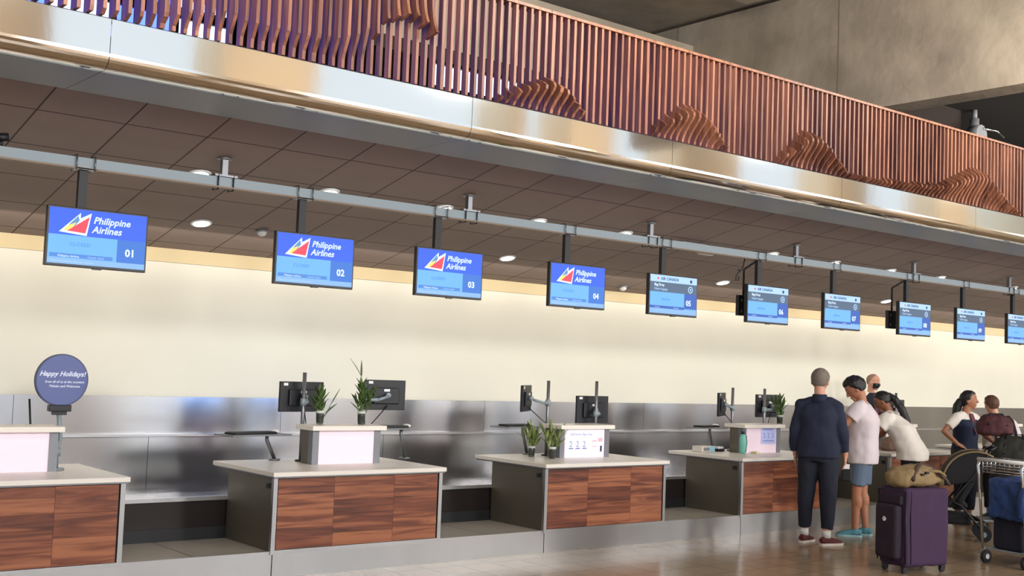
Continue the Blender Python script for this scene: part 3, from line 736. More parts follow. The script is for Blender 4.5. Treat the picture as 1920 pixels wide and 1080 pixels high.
for q, cc in enumerate(((230, 200, 190), (236, 232, 120), (238, 238, 240))):
    b = MB(); b.box((-.03+.01*q, -.03, .008*q), (.05+.01*q, .04, .008*q+.007)); b.build('leaflet', mat('leaflet%d' % q, cc, .7), s)

# round sign on a stand at the first counter
s = empty('round_sign', (2.90, 8.80, CT), 0, 'round navy blue sign with white script lettering on a grey stand, left counter', 'sign')
b = MB(); b.mi = 0; b.tube([(0, -.022, .655), (0, .008, .655)], .192, 48); b.mi = 1; b.tube([(0, -.024, .655), (0, -.0225, .655)], [.183, .183], 48)
NAVY = mat('sign_navy', (74, 86, 142), .35, coat=.4); NAVYD = mat('sign_rim', (52, 58, 92), .3)
b.build('disc', [NAVYD, NAVY], s)
b = MB(); b.text('Happy Holidays!', .050, Mfront(0, -.0255, .685), align='CENTER', shear=.35, bold=.0012); b.text('from all of us at the counters', .024, Mfront(0.02, -.0255, .635), align='CENTER', shear=.1, bold=.0005); b.text('Mahalo and Welcome', .025, Mfront(.02, -.0255, .603), align='CENTER', bold=.0005)
b.build('lettering', mat('sign_white', (206, 214, 236), .5), s)
b = MB(); b.box((-.08, -.03, .425), (.08, .03, .475), bev=.006); b.box((-.05, -.02, .40), (.05, .02, .43)); b.build('clamp', BLACK, s)
b = MB(); b.tube([(.0, 0, .41), (.02, .0, .22), (0, 0, .18), (0, 0, 0)], .018, 10); b.tube([(0, 0, .10), (0, 0, .16)], .03, 10); b.tube([(0, 0, 0), (0, 0, .012)], .06, 16); b.build('stand', ALU, s)
s = tag((lambda b: (b.tube([(0, 0, 0), (-.02, 0, .3), (-.04, .0, .5)], .008, 8), b)[1].build('thin_pole', BLACKM))(MB()), 'thin dark rod standing behind the left counter, left of the round sign', 'rod')
s.location = (2.83, 9.15, CT)

#PEOPLE_AND_LUGGAGE
# ================================================================== PEOPLE
def remesh(mb, name, mm, parent, vox=.008, smooth=4, wrinkle=0, wscale=6, seed=0):
    o = mb.build(name, mm, None); COL.objects.unlink(o)
    md = o.modifiers.new('r', 'REMESH'); md.mode = 'VOXEL'; md.voxel_size = vox; md.use_smooth_shade = True
    if smooth:
        sm = o.modifiers.new('s', 'SMOOTH'); sm.iterations = smooth; sm.factor = .5
    me = baked(o)
    o.modifiers.clear(); old = o.data; o.data = me; bpy.data.meshes.remove(old)
    if wrinkle:
        ns = [v.normal.copy() for v in me.vertices]
        for v, nv in zip(me.vertices, ns):
            p = v.co*wscale+Vector((seed, seed*2, 0)); q = Vector((p.x, p.y, p.z*.7))
            v.co = v.co+nv*(noise.noise(q)*wrinkle+noise.noise(q*2.3)*wrinkle*.5)
    me.shade_smooth()
    COL.objects.link(o); o.parent = parent
    return o
SKIN = mat('skin_light', (206, 152, 128), .55); SKIN_T = mat('skin_tan', (172, 116, 88), .55); SKIN_B = mat('skin_brown', (142, 92, 68), .55)
def V(*a): return Vector(a)
BASE = dict(pel=V(0, 0, .95), wai=V(0, 0, 1.08), che=V(0, .01, 1.28), nk=V(0, -.01, 1.46), hd=V(0, .02, 1.635),
            shl=V(-.185, 0, 1.41), shr=V(.185, 0, 1.41), ell=V(-.25, -.02, 1.13), elr=V(.25, -.02, 1.13), wrl=V(-.27, .05, .89), wrr=V(.27, .05, .89),
            hil=V(-.095, 0, .90), hir=V(.095, 0, .90), knl=V(-.11, .02, .50), knr=V(.11, .02, .50), anl=V(-.12, -.02, .085), anr=V(.12, -.02, .085),
            tol=V(-.15, .16, .02), tor=V(.15, .16, .02))
def torso_rings(P, g, z0=None, k=1.0, belly=0):
    pe, wa, ch, nk = P['pel'], P['wai'], P['che'], P['nk']
    sm = (P['shl']+P['shr'])/2; hw = (P['shr']-P['shl']).length/2
    rs = []
    if z0 is not None: rs.append((pe.x, pe.y, z0, .165*k+g, .115*k+g))
    rs += [(pe.x, pe.y, pe.z, .165*k+g, .118*k+g), (wa.x, wa.y+.01*belly, wa.z, .14*k+g+.02*belly, .105*k+g+.03*belly),
           (wa.x*.5+ch.x*.5, (wa.y+ch.y)/2, (wa.z+ch.z)/2, .15*k+g, .112*k+g), (ch.x, ch.y, ch.z, .168*k+g, .122*k+g),
           (sm.x, sm.y, sm.z-.03, hw*.96+g*.6, .095*k+g*.8), (sm.x*.7+nk.x*.3, sm.y*.7+nk.y*.3, sm.z+.025, hw*.62+g*.4, .07+g*.5), (nk.x, nk.y, nk.z, .058+g*.4, .058+g*.4)]
    return rs
def add_torso(b, P, g, z0=None, k=1.0, belly=0): b.rings(torso_rings(P, g, z0, k, belly), 28)
def limb(b, a, e, w, ra, re, rw, t1=1.0, t0=0):
    """two-segment limb cut at fraction t1 (0..2) from the root"""
    pts, rr = [], []
    N = 6
    for i in range(2*N+1):
        t = i/N
        if t > t1+1e-6: break
        if t <= 1: p = a.lerp(e, t); r = ra+(re-ra)*t
        else: p = e.lerp(w, t-1); r = re+(rw-re)*(t-1)
        if t0 and t < t0: continue
        pts.append(p); rr.append(r)
    b.tube(pts, rr, 14)
    if t1 >= 1: b.ball(e, re*1.0, 12, 8)
    b.ball(a, ra, 12, 8)
def hand(b, w, d, palm, side, curl=.5, s=1.0):
    """w wrist, d direction of the hand, palm = palm normal, side +1 right / -1 left"""
    d = d.normalized(); palm = (palm-d*palm.dot(d)).normalized(); lat = d.cross(palm)*side   # lat points to the thumb side
    c = w+d*.045*s
    M_ = Matrix((lat, d, palm)).transposed()
    b.ball(c, (.040*s, .052*s, .016*s), 12, 8, M_)
    b.tube([w-d*.02, w+d*.02], [.026*s, .026*s], 10)
    for i, (off, L) in enumerate(((.029, .070), (.010, .078), (-.010, .072), (-.028, .056))):
        p = w+d*.088*s+lat*off*s; pts = [p-d*.02*s]; dd = d.copy(); ang = curl*(.8+.12*i); q = p.copy()
        for j, fr in enumerate((.45, .32, .23)):
            pts.append(q.copy()); ax = d.cross(palm).normalized()
            dd = (Matrix.Rotation(-ang*(.6 if j == 0 else .9), 3, ax) @ dd)
            if dd.dot(palm) < 0 and curl > 0: dd = dd-palm*2*dd.dot(palm)
            q = q+dd*L*fr*s
        pts.append(q); b.tube(pts, [.0095*s, .0092*s, .0088*s, .0082*s, .0066*s][:len(pts)], 8)
    p = w+d*.025*s+lat*.026*s
    td = (lat*.75+d*.65+palm*.35).normalized()
    q1 = p+td*.032*s; q2 = q1+(td*.5+d*.7+palm*.2).normalized()*.030*s
    b.tube([p-td*.01, p, q1, q2], [.013*s, .013*s, .011*s, .008*s], 8)
def head_matrix(hd, yaw, pit, tilt=0):
    return Matrix.Translation(hd) @ Matrix.Rotation(-yaw, 4, 'Z') @ Matrix.Rotation(pit, 4, 'X') @ Matrix.Rotation(tilt, 4, 'Y') @ Matrix.Scale(1.06, 4)
def head_pt(d, k=1.0):
    """point on the head surface for unit direction d (x right, y front, z up)"""
    x, y, z = d
    p = Vector((x*.078, y*.097, z*.113))
    if z > 0: p.x *= 1+.16*z*(1-z)*2; p.y *= 1+.14*z*(1-z)*2; p.z = .113*(z**.88 if z > 0 else z)
    if z < 0:
        p.x *= 1-.32*(-z)**1.4
        if y > 0: p.y *= 1-.10*(-z)
        else: p.y *= 1-.38*(-z)
    if y > .2: p.x *= 1-.10*(y-.2)
    return p*k
def add_head(b, H):
    q = bmesh.ops.create_uvsphere(b.bm, u_segments=28, v_segments=20, radius=1)['verts']
    for v in q: v.co = H @ head_pt(v.co.copy())
    b._fin(q, True)
    T = lambda x, y, z: H @ Vector((x, y, z))
    b.tube([T(0, .088, .022), T(0, .104, -.008), T(0, .112, -.028), T(0, .096, -.036)], [.008, .011, .015, .010], 8)
    b.tube([T(-.022, .080, -.060), T(0, .090, -.058), T(.022, .080, -.060)], [.006, .010, .006], 8)
    b.tube([T(-.02, .078, -.073), T(0, .087, -.071), T(.02, .078, -.073)], [.006, .009, .006], 8)
    b.ball(T(0, .066, -.098), .024)
    for sx in (-1, 1):
        b.tube([T(sx*.045, .078, .034), T(sx*.016, .091, .030)], [.008, .009], 8)
        b.ball(T(sx*.077, -.008, -.012), (.010, .020, .032), 10, 8, H.to_3x3())
def add_hair(b, H, k=1.10, front=.55, side=-.25, nape=-.55, bulk=(0, 0, 0), n=36):
    """hair cap: shell over crown and back; hairline height varies from the brow to the nape"""
    q = bmesh.ops.create_uvsphere(b.bm, u_segments=n, v_segments=26, radius=1)['verts']
    for v in q:
        d = v.co.normalized()
        y = d.y
        line = front if y > .45 else (side+(front-side)*max(0, y)/.45 if y > 0 else side+(nape-side)*min(1, -y/.5))
        hgt = d.z-line
        sc = k if hgt > .08 else (k-(k-.90)*(1-max(0, hgt)/.08) if hgt > 0 else .86)
        p = head_pt(d, sc)
        if hgt > 0:
            p += Vector((bulk[0]*d.x, bulk[1]*d.y, bulk[2]*d.z))*min(1, hgt*3); p *= 1+.022*noise.noise(d*7)
        v.co = H @ p
    b._fin(q, True)
def shoe(b, an, to, h=.075, w=.045):
    d = (to-an); d.z = 0; d.normalize(); L = .27
    heel = V(an.x, an.y, 0)-d*.07
    sd = Vector((d.y, -d.x, 0)); 
    for t, hh, ww in ((0, h*.55, .033),): pass
    rs = []
    prof = [(0, .028, .028, .045), (.03, .036, .036, .05), (.08, .037, .038, .055), (.13, .040, .034, .042), (.19, .046, .028, .032), (.235, .042, .022, .025), (.265, .026, .015, .018)]
    pts = [heel+d*t+V(0, 0, zc) for t, ww, hh, zc in prof]
    b.tube(pts, [((ww if abs(d.y) > .0 else ww), hh) for t, ww, hh, zc in prof], 14)
    b.tube([V(an.x, an.y, .03), V(an.x, an.y, .085)], [.042, .038], 12)
def sole(b, an, to, z=.0):
    d = (to-an); d.z = 0; d.normalize(); sd = Vector((d.y, -d.x, 0)); heel = V(an.x, an.y, 0)-d*.075
    out = []
    for t, ww in ((0, .022), (.02, .036), (.08, .040), (.14, .043), (.20, .050), (.245, .044), (.275, .026), (.285, .008)):
        out.append((t, ww))
    pts = [heel+d*t+sd*w_ for t, w_ in out]+[heel+d*t-sd*w_ for t, w_ in reversed(out)]
    b.poly([(p.x, p.y, z) for p in pts], (0, 0, .022))
def eyes(parent, H, brow=(40, 30, 26)):
    b = MB()
    for sx in (-1, 1): b.ball(H @ Vector((sx*.031, .0745, .012)), .0125, 10, 8)
    e = b.build('eyes', mat('eye_white', (226, 222, 216), .3), parent)
    b = MB()
    for sx in (-1, 1): b.ball(H @ Vector((sx*.031, .0850, .011)), .0045, 8, 6)
    b.build('irises', mat('eye_dark', (34, 24, 20), .2), e)
    for sx in (-1, 1):
        b = MB(); b.tube([H @ Vector((sx*.050, .076, .034)), H @ Vector((sx*.034, .088, .041)), H @ Vector((sx*.015, .092, .036))], [.0025, .004, .003], 6)
        b.build('eyebrow', mat('brow%d' % brow[0], brow, .8), parent)
    b = MB(); b.tube([H @ Vector((-.02, .0845, -.066)), H @ Vector((0, .0975, -.065)), H @ Vector((.02, .0845, -.066))], [.002, .0035, .002], 6)
    b.build('lips', mat('lip_colour', (156, 92, 84), .5), parent)
def body(P, skin, root, H, hands, k=1.0, arm=1.0, leg=1.0, s=1.0, belly=0):
    b = MB(); add_torso(b, P, -.008, P['pel'].z-.10, k, belly)
    nk = P['nk']; hd = H.translation
    b.tube([nk-V(0, 0, .05), nk, H @ Vector((0, -.018, -.065)), H @ Vector((0, -.01, -.02))], [.066, .055, .053, .055], 16)
    add_head(b, H)
    for sd, sg in (('l', -1), ('r', 1)):
        limb(b, P['sh'+sd], P['el'+sd], P['wr'+sd], .050*arm, .038*arm, .026*arm, 2)
        hd_, pl_, cu_ = hands[sd]; hand(b, P['wr'+sd], hd_, pl_, sg, cu_)
        limb(b, P['hi'+sd], P['kn'+sd], P['an'+sd], .082*leg, .055*leg, .036*leg, 2)
        mid = P['kn'+sd].lerp(P['an'+sd], .28); b.ball(mid-V(0, .012, 0), (.053*leg, .056*leg, .10), 12, 8)
        an, to = P['an'+sd], P['to'+sd]; d = (to-an); d.z = 0; d.normalize()
        b.tube([an-d*.03+V(0, 0, -.03), an+d*.05-V(0, 0, .035), an+d*.15-V(0, 0, .055)], [.032, .030, .022], 10)
    return remesh(b, 'body', skin, root, .0065, 3)
def pants(P, mm, root, t1=1.9, g=.018, k=1.0, r0=.098, r1=.072, r2=.052, name='trousers', wr=.006, seed=1):
    b = MB(); pe = P['pel']
    b.rings([(pe.x, pe.y, pe.z-.13, .15*k+g, .10*k+g), (pe.x, pe.y, pe.z-.04, .172*k+g, .122*k+g), (pe.x, pe.y, pe.z+.06, .160*k+g, .112*k+g)], 26)
    for sd in 'lr': limb(b, P['hi'+sd]-V(0, 0, .02), P['kn'+sd], P['an'+sd], r0, r1, r2, t1)
    return remesh(b, name, mm, root, .010, 5, wr, 7, seed)
def top(P, mm, root, sleeve=.55, g=.02, k=1.0, ra=.068, re=.060, rw=.045, hem=None, name='shirt', wr=.008, seed=2, belly=0, nkr=None):
    b = MB(); rs = torso_rings(P, g, hem if hem is not None else P['pel'].z-.04, k, belly)
    rs = rs[:-1]+[(P['nk'].x, P['nk'].y, P['nk'].z-.015, (nkr or .064), (nkr or .062))]
    b.rings(rs, 28)
    for sd in 'lr':
        a_ = P['sh'+sd].copy(); a_ += (P['el'+sd]-a_).normalized()*max(0, ra-.05)*1.1+(P['nk']-a_)*.08
        limb(b, a_, P['el'+sd], P['wr'+sd], ra, re, rw, sleeve); b.tube([P['nk']-V(0, 0, .055), P['nk'].lerp(P['sh'+sd], .5)-V(0, 0, .012), P['sh'+sd]-V(0, 0, .004), P['sh'+sd].lerp(P['el'+sd], .12)], [.055, .064, .064, .064], 14); b.ball(P['sh'+sd]-V(0, 0, .004), .064)
    return remesh(b, name, mm, root, .010, 9, wr, 7, seed)
def person(name, label, loc, az, scale, group=None):
    o = empty(name, loc, -R(az), label, 'person', group); o.scale = (scale,)*3; return o
CLNAVY = mat('navy_cloth', (28, 34, 58), .85); CLNAVY2 = mat('navy_trousers', (22, 25, 42), .85); CLBLACK = mat('black_cloth', (18, 18, 24), .85)
TEE = mat('pale_tee', (214, 202, 206), .85); TEEW = mat('white_tee', (222, 214, 206), .85); SHORT = mat('grey_blue_shorts', (92, 108, 130), .85)
MAROON = mat('maroon_suede', (88, 30, 32), .7); SOLE = mat('sole_white', (214, 204, 196), .6); TEAL = mat('teal_canvas', (84, 142, 158), .7); SOCK = mat('sock_white', (220, 218, 214), .8)
HGREY = mat('grey_hair', (128, 116, 106), .8, noise_=.35, nscale=60, bump=.3); HBLACK = mat('black_hair', (22, 20, 24), .5, noise_=.3, nscale=60, bump=.3); HBROWN = mat('brown_hair', (96, 62, 44), .6, noise_=.35, nscale=60, bump=.3)

# man in navy, seen from behind
p1 = person('person', 'man with grey hair in navy jacket and trousers, standing with his back to us', (10.16, 7.42, 0), 62, 1.025)
P = {k_: v.copy() for k_, v in BASE.items()}
P.update(shl=V(-.18, 0, 1.375), shr=V(.18, 0, 1.375), ell=V(-.235, -.03, 1.12), elr=V(.225, -.02, 1.12), wrl=V(-.24, .05, .88), wrr=V(.25, .08, .89),
         anl=V(-.13, .02, .085), anr=V(.10, -.06, .085), tol=V(-.08, .2, .02), tor=V(.24, .10, .02), knl=V(-.12, .02, .5), knr=V(.10, -.01, .5))
H = head_matrix(V(0, .01, 1.625), R(6), R(-6))
body(P, SKIN, p1, H, dict(l=(V(.02, .06, -1), V(1, 0, 0), .5), r=(V(-.02, .25, -1), V(-1, 0, 0), .9)), 1.1); eyes(p1, H, (110, 100, 92))
b = MB(); add_hair(b, H, 1.10, .62, -.2, -.55); remesh(b, 'hair', HGREY, p1, .007, 2)
top(P, CLNAVY, p1, 1.93, .034, 1.06, .066, .066, .050, .86, 'jacket', .012, 3, belly=1, nkr=.070)
b = MB(); b.tube([P['nk']-V(0, 0, .05), P['nk']+V(0, 0, .030)], [.095, .068], 20); b.build('collar', CLNAVY, p1)
pants(P, CLNAVY2, p1, 1.90, .022, 1.03, .112, .088, .056, seed=4, wr=.010)
for sd in 'lr':
    b = MB(); shoe(b, P['an'+sd], P['to'+sd]); sh = remesh(b, 'shoe', MAROON, p1, .006, 2)
    b = MB(); sole(b, P['an'+sd], P['to'+sd]); b.build('sole', SOLE, sh)
    b = MB(); b.tube([P['an'+sd]-V(0, 0, .01), P['an'+sd]+V(0, 0, .06)], .043, 14); b.build('sock', SOCK, p1)

# young man in shorts, profile to the left, head bowed
p2 = person('person', 'young man with black hair in pale T-shirt, blue shorts and teal shoes, head bowed', (11.13, 7.55, 0), -28, .985)
P = {k_: v.copy() for k_, v in BASE.items()}
P.update(nk=V(0, .02, 1.47), che=V(0, .0, 1.28), shl=V(-.18, .02, 1.42), shr=V(.18, .02, 1.42), ell=V(-.23, .20, 1.19), elr=V(.22, .17, 1.19), wrl=V(-.15, .43, 1.20), wrr=V(.12, .42, 1.20),
         anl=V(-.10, .06, .085), anr=V(.10, -.03, .085), tol=V(-.13, .25, .02), tor=V(.12, .2, .02), knl=V(-.10, .05, .5), knr=V(.10, .01, .5))
H = head_matrix(V(0, .095, 1.615), R(-6), R(-34))
body(P, SKIN_T, p2, H, dict(l=(V(.25, 1, .25), V(.9, 0, .3), .7), r=(V(-.25, 1, .25), V(-.9, 0, .3), .7))); eyes(p2, H)
b = MB(); add_hair(b, H, 1.17, .50, -.05, -.50, (.008, .012, .012)); b.ball(H @ Vector((0, .062, .092)), (.055, .035, .028), 12, 8, H.to_3x3()); remesh(b, 'hair', HBLACK, p2, .007, 2, .006, 30)
top(P, TEE, p2, .62, .045, 1.04, .088, .082, .07, .80, 'tshirt', .012, 8, nkr=.074)
pants(P, SHORT, p2, .95, .022, 1.0, .108, .092, .09, 'shorts', seed=5)
b = MB(); b.box((-.035, -.006, -.07), (.035, .006, .07), Matrix.Translation((-.01, .53, 1.26)) @ Matrix.Rotation(R(-40), 4, 'X'), .003); tag(b.build('phone', BLACK, None), 'dark phone held up in both hands by the young man in the pale T-shirt', 'phone')
ph = bpy.data.objects['phone']; ph.location = p2.location; ph.rotation_euler = p2.rotation_euler; ph.scale = p2.scale
for sd in 'lr':
    b = MB(); shoe(b, P['an'+sd], P['to'+sd]); sh = remesh(b, 'shoe', TEAL, p2, .006, 2)
    b = MB(); sole(b, P['an'+sd], P['to'+sd]); b.build('sole', mat('sole_teal', (150, 188, 196), .6), sh)

# woman with the long ponytail leaning on the counter
p4 = person('person', 'woman with a long dark ponytail in white T-shirt and black trousers leaning over the counter', (12.32, 7.80, 0), -22, .93)
P = {k_: v.copy() for k_, v in BASE.items()}
P.update(pel=V(0, -.10, .95), wai=V(0, -.03, 1.08), che=V(0, .08, 1.26), nk=V(0, .19, 1.42), shl=V(-.19, .15, 1.37), shr=V(.19, .15, 1.37),
         ell=V(-.25, .34, 1.14), elr=V(.25, .33, 1.13), wrl=V(-.20, .56, 1.02), wrr=V(.18, .56, 1.02), hil=V(-.1, -.10, .9), hir=V(.1, -.10, .9), knl=V(-.11, -.06, .5), knr=V(.11, -.06, .5), anl=V(-.12, -.10, .085), anr=V(.12, -.12, .085), tol=V(-.15, .1, .02), tor=V(.15, .1, .02))
H = head_matrix(V(0, .275, 1.56), R(0), R(-28))
body(P, SKIN_B, p4, H, dict(l=(V(.3, 1, -.2), V(.3, 0, -1), .4), r=(V(-.3, 1, -.2), V(-.3, 0, -1), .4)), 1.15, 1.15, 1.15); eyes(p4, H)
b = MB(); add_hair(b, H, 1.10, .55, -.15, -.50)
q0 = H @ Vector((0, -.10, .03)); b.ball(q0, .034); b.tube([q0, q0+V(.01, -.06, -.04), q0+V(.02, -.15, -.16), q0+V(.03, -.22, -.33), q0+V(.03, -.25, -.52), q0+V(.03, -.26, -.60)], [.034, .044, .050, .046, .034, .012], 14)
remesh(b, 'hair', HBLACK, p4, .007, 3, .004, 30)
top(P, TEEW, p4, .66, .040, 1.28, .098, .088, .07, .84, 'tshirt', .011, 12, nkr=.070)
pants(P, CLBLACK, p4, 1.9, .02, 1.05, .120, .09, .06, seed=6)
for sd in 'lr':
    b = MB(); shoe(b, P['an'+sd], P['to'+sd]); sh = remesh(b, 'shoe', BLACKM, p4, .007, 2); b = MB(); sole(b, P['an'+sd], P['to'+sd]); b.build('sole', BLACK, sh)

# bald man in a face mask behind the counter
p3 = person('person', 'bald man with dark face mask, white shirt and dark tie standing behind the counter', (13.62, 9.0, .2), 205, .90)
p3.location = (14.0, 9.28, .2)
p3.location = (14.35, 9.62, .2)
P = {k_: v.copy() for k_, v in BASE.items()}
P.update(ell=V(-.24, .04, 1.14), elr=V(.26, .05, 1.14), wrl=V(-.12, .27, 1.13), wrr=V(.16, .27, 1.13))
H = head_matrix(V(0, .045, 1.63), R(-38), R(-8))
body(P, SKIN, p3, H, dict(l=(V(.6, .7, 0), V(.2, 0, -1), .5), r=(V(-.5, .8, 0), V(0, 0, -1), .5))); eyes(p3, H, (120, 100, 90))
b = MB(); add_hair(b, H, 1.03, .9, .05, -.45); remesh(b, 'hair', mat('short_grey_stubble', (150, 120, 104), .8), p3, .007, 2)
b = MB()
q = bmesh.ops.create_uvsphere(b.bm, u_segments=28, v_segments=20, radius=1)['verts']
for v in q:
    d = v.co.copy(); sc = 1.10 if (d.y > .25 and -.80 < d.z < -.05) else .88
    pnt = head_pt(d, sc); 
    if sc > 1: pnt.y += .018*max(0, 1-abs(d.x)*1.6)
    v.co = H @ pnt
b._fin(q, True); mk = b.build('face_mask', mat('mask_dark', (24, 26, 36), .8), p3)
b = MB()
for sx in (-1, 1): b.tube([H @ Vector((sx*.045, .085, -.03)), H @ Vector((sx*.074, .03, -.005)), H @ Vector((sx*.085, -.015, -.0))], .002, 6)
b.build('ear_loops', SOCK, mk)
top(P, TEEW, p3, 1.9, .022, 1.0, .062, .052, .036, .88, 'shirt', .006, 13, nkr=.066)
b = MB(); add_torso(b, P, .032, .88, 1.0); vest = remesh(b, 'vest', CLNAVY2, p3, .010, 3, .004, 7)
b = MB(); b.poly([(-.022, .135, 1.40), (.022, .135, 1.40), (.034, .165, 1.16), (0, .165, 1.10), (-.034, .165, 1.16)], (0, .012, 0)); b.build('tie', mat('plum_tie', (86, 40, 60), .6), p3)
pants(P, CLNAVY2, p3, 1.9, .02)
for sd in 'lr':
    b = MB(); shoe(b, P['an'+sd], P['to'+sd]); remesh(b, 'shoe', BLACKM, p3, .008, 2)

# uniformed woman with a hand on her hip
p5 = person('person', 'woman in white short-sleeved shirt, navy waistcoat and maroon tie, one hand on her hip', (13.62, 7.78, 0), 188, .915)
P = {k_: v.copy() for k_, v in BASE.items()}
P.update(pel=V(-.02, -.02, .95), che=V(0, .02, 1.28), nk=V(0.0, .01, 1.46), shl=V(-.17, 0, 1.40), shr=V(.17, .0, 1.40), ell=V(-.26, .12, 1.16), elr=V(.36, -.06, 1.20), wrl=V(-.16, .33, 1.08), wrr=V(.20, .05, 1.03))
H = head_matrix(V(-.01, .04, 1.63), R(-38), R(2))
body(P, SKIN_T, p5, H, dict(l=(V(.3, 1, 0), V(.3, 0, -1), .5), r=(V(-.9, .4, -.3), V(.1, -.6, -.5), .5)), .95); eyes(p5, H)
b = MB(); add_hair(b, H, 1.12, .55, -.35, -.75); q0 = H @ Vector((0, -.09, .0)); b.tube([q0, q0+V(.02, -.04, -.08), q0+V(.03, -.06, -.2), q0+V(.03, -.05, -.30)], [.05, .06, .05, .02], 14)
remesh(b, 'hair', HBLACK, p5, .007, 3, .004, 30)
top(P, TEEW, p5, .70, .020, .95, .072, .066, .05, .92, 'shirt', .006, 15, nkr=.064)
b = MB(); rs = torso_rings(P, .034, .86, .97)[:-2]; b.rings(rs, 26); remesh(b, 'waistcoat', mat('waistcoat_navy', (26, 36, 62), .85), p5, .010, 4, .004, 7)
b = MB(); b.poly([(-.03, .085, 1.45), (.03, .085, 1.45), (.045, .16, 1.26), (0, .168, 1.16), (-.045, .16, 1.26)], (0, .014, 0)); b.build('tie', mat('maroon_scarf', (92, 34, 50), .6), p5)
pants(P, CLNAVY2, p5, 1.9, .03, 1.0, .115, .085, .06, seed=7)
for sd in 'lr':
    b = MB(); shoe(b, P['an'+sd], P['to'+sd]); remesh(b, 'shoe', BLACKM, p5, .008, 2)

# brown-haired person in a white top with dark straps
p7 = person('person', 'person with short brown hair and black bag straps over a white top, facing away', (14.30, 7.72, 0), 40, .90)
P = {k_: v.copy() for k_, v in BASE.items()}
P.update(nk=V(-.03, .03, 1.44), hd=V(-.05, 0, 1.6), che=V(.04, 0, 1.27), wai=V(.05, -.02, 1.08), shl=V(-.20, .03, 1.37), shr=V(.19, -.02, 1.34), ell=V(-.32, .16, 1.14), elr=V(.30, .03, 1.08), wrl=V(-.22, .38, 1.04), wrr=V(.28, .22, .95))
H = head_matrix(V(-.075, .05, 1.60), R(-25), R(-8), R(-6))
body(P, SKIN, p7, H, dict(l=(V(.3, 1, -.2), V(.3, 0, -1), .5), r=(V(0, .8, -.6), V(-1, 0, 0), .5)), 1.1); eyes(p7, H, (80, 56, 40))
b = MB(); add_hair(b, H, 1.13, .55, -.3, -.62); remesh(b, 'hair', HBROWN, p7, .007, 2, .004, 30)
top(P, mat('white_top', (216, 204, 206), .85), p7, .75, .036, 1.12, .088, .078, .06, .86, 'top', .010, 17, nkr=.068)
pants(P, CLBLACK, p7, 1.9, .03, 1.08, .115, .085, .06, seed=9)
for sx, nm in ((-.13, 'l'), (.15, 'r')):
    b = MB(); b.tube([(sx+.04, .165, 1.20), (sx, .13, 1.36), (sx-.005, .02, 1.445), (sx+.01, -.10, 1.38), (sx+.03, -.17, 1.22), (sx+.05, -.175, 1.0)], [(.022, .006)]*6, 10); b.build('bag_strap', CLBLACK, p7)
for sd in 'lr':
    b = MB(); shoe(b, P['an'+sd], P['to'+sd]); remesh(b, 'shoe', BLACKM, p7, .008, 2)

# ================================================================== LUGGAGE
def softbox(b, a, c, r=.04): b.box(a, c, None, r)
PURP = mat('purple_fabric', (58, 34, 66), .85, bump=.2, nscale=90); PURD = mat('purple_dark', (36, 22, 40), .8)
s = empty('suitcase', (9.62, 5.98, 0), R(-14), 'large upright dark purple soft suitcase in the foreground, tan bag on its top', 'suitcase')
b = MB(); b.box((-.26, -.17, .055), (.26, .17, .75), None, .035); remesh(b, 'shell', PURP, s, .012, 2, .006, 5)
# front pockets look towards the left end of the hall
b = MB(); b.box((-.345, -.135, .12), (-.255, .135, .60), None, .03); remesh(b, 'front_pocket', PURD, s, .010, 2)
b = MB(); b.box((-.30, -.14, .60), (-.255, .14, .68), None, .012); b.build('top_pocket', PURD, s)
b = MB()
for zz in (.745,): b.tube([(-.262, -.172, .09), (-.262, -.172, .72), (-.262, .172, .72), (-.262, .172, .09)], .007, 6)
b.tube([(-.20, -.172, .09), (-.20, -.172, .72), (-.20, .172, .72)], .006, 6); b.build('piping', BLACKM, s)
b = MB(); b.tube([(-.352, 0, .47), (-.345, 0, .47)], .022, 14); b.build('badge', CHROME, s)
b = MB(); b.tube([(-.10, -.06, .75), (-.10, -.055, .785), (-.10, .055, .785), (-.10, .06, .75)], .010, 8); b.build('handle', BLACKM, s)
for sx, sy in ((-.22, -.12), (.22, -.12), (-.22, .12), (.22, .12)):
    b = MB(); b.tube([(sx, sy-.012, .028), (sx, sy+.012, .028)], .028, 16); b.box((sx-.025, sy-.018, .035), (sx+.025, sy+.018, .07)); b.build('wheel', BLACK, s)
TAN = mat('tan_canvas', (142, 120, 84), .85, noise_=.3, nscale=7); BRN = mat('brown_strap', (66, 46, 38), .7)
s = empty('duffel_bag', (9.60, 5.98, .762), R(-6), 'slouchy tan canvas bag with brown straps lying on the purple suitcase', 'bag')
b = MB(); b.rings([(0, 0, .0, .20, .12), (-.02, 0, .03, .28, .16), (-.04, 0, .10, .27, .165), (-.02, 0, .155, .22, .13), (.02, 0, .185, .12, .07)], 26); b.ball((-.22, -.02, .055), (.10, .13, .075)); b.ball((.22, 0, .05), (.14, .11, .045)); remesh(b, 'bag_body', TAN, s, .010, 5, .016, 9)
b = MB(); b.tube([(-.20, -.15, .06), (-.10, -.12, .17), (.02, -.06, .20), (.18, -.08, .15), (.30, -.12, .06), (.33, -.14, .0)], [(.018, .012)]*6, 10); b.build('strap', BRN, s)
b = MB(); b.tube([(.05, -.11, .14), (.18, -.14, .13), (.30, -.10, .09), (.36, -.02, .04), (.36, .02, -.01)], [(.022, .014)]*5, 10); b.build('side_strap', TAN, s)
b = MB(); b.box((-.11, -.175, .10), (-.07, -.155, .12)); b.box((-.04, -.17, .115), (0, -.15, .135)); b.build('buckles', BLACKM, s)

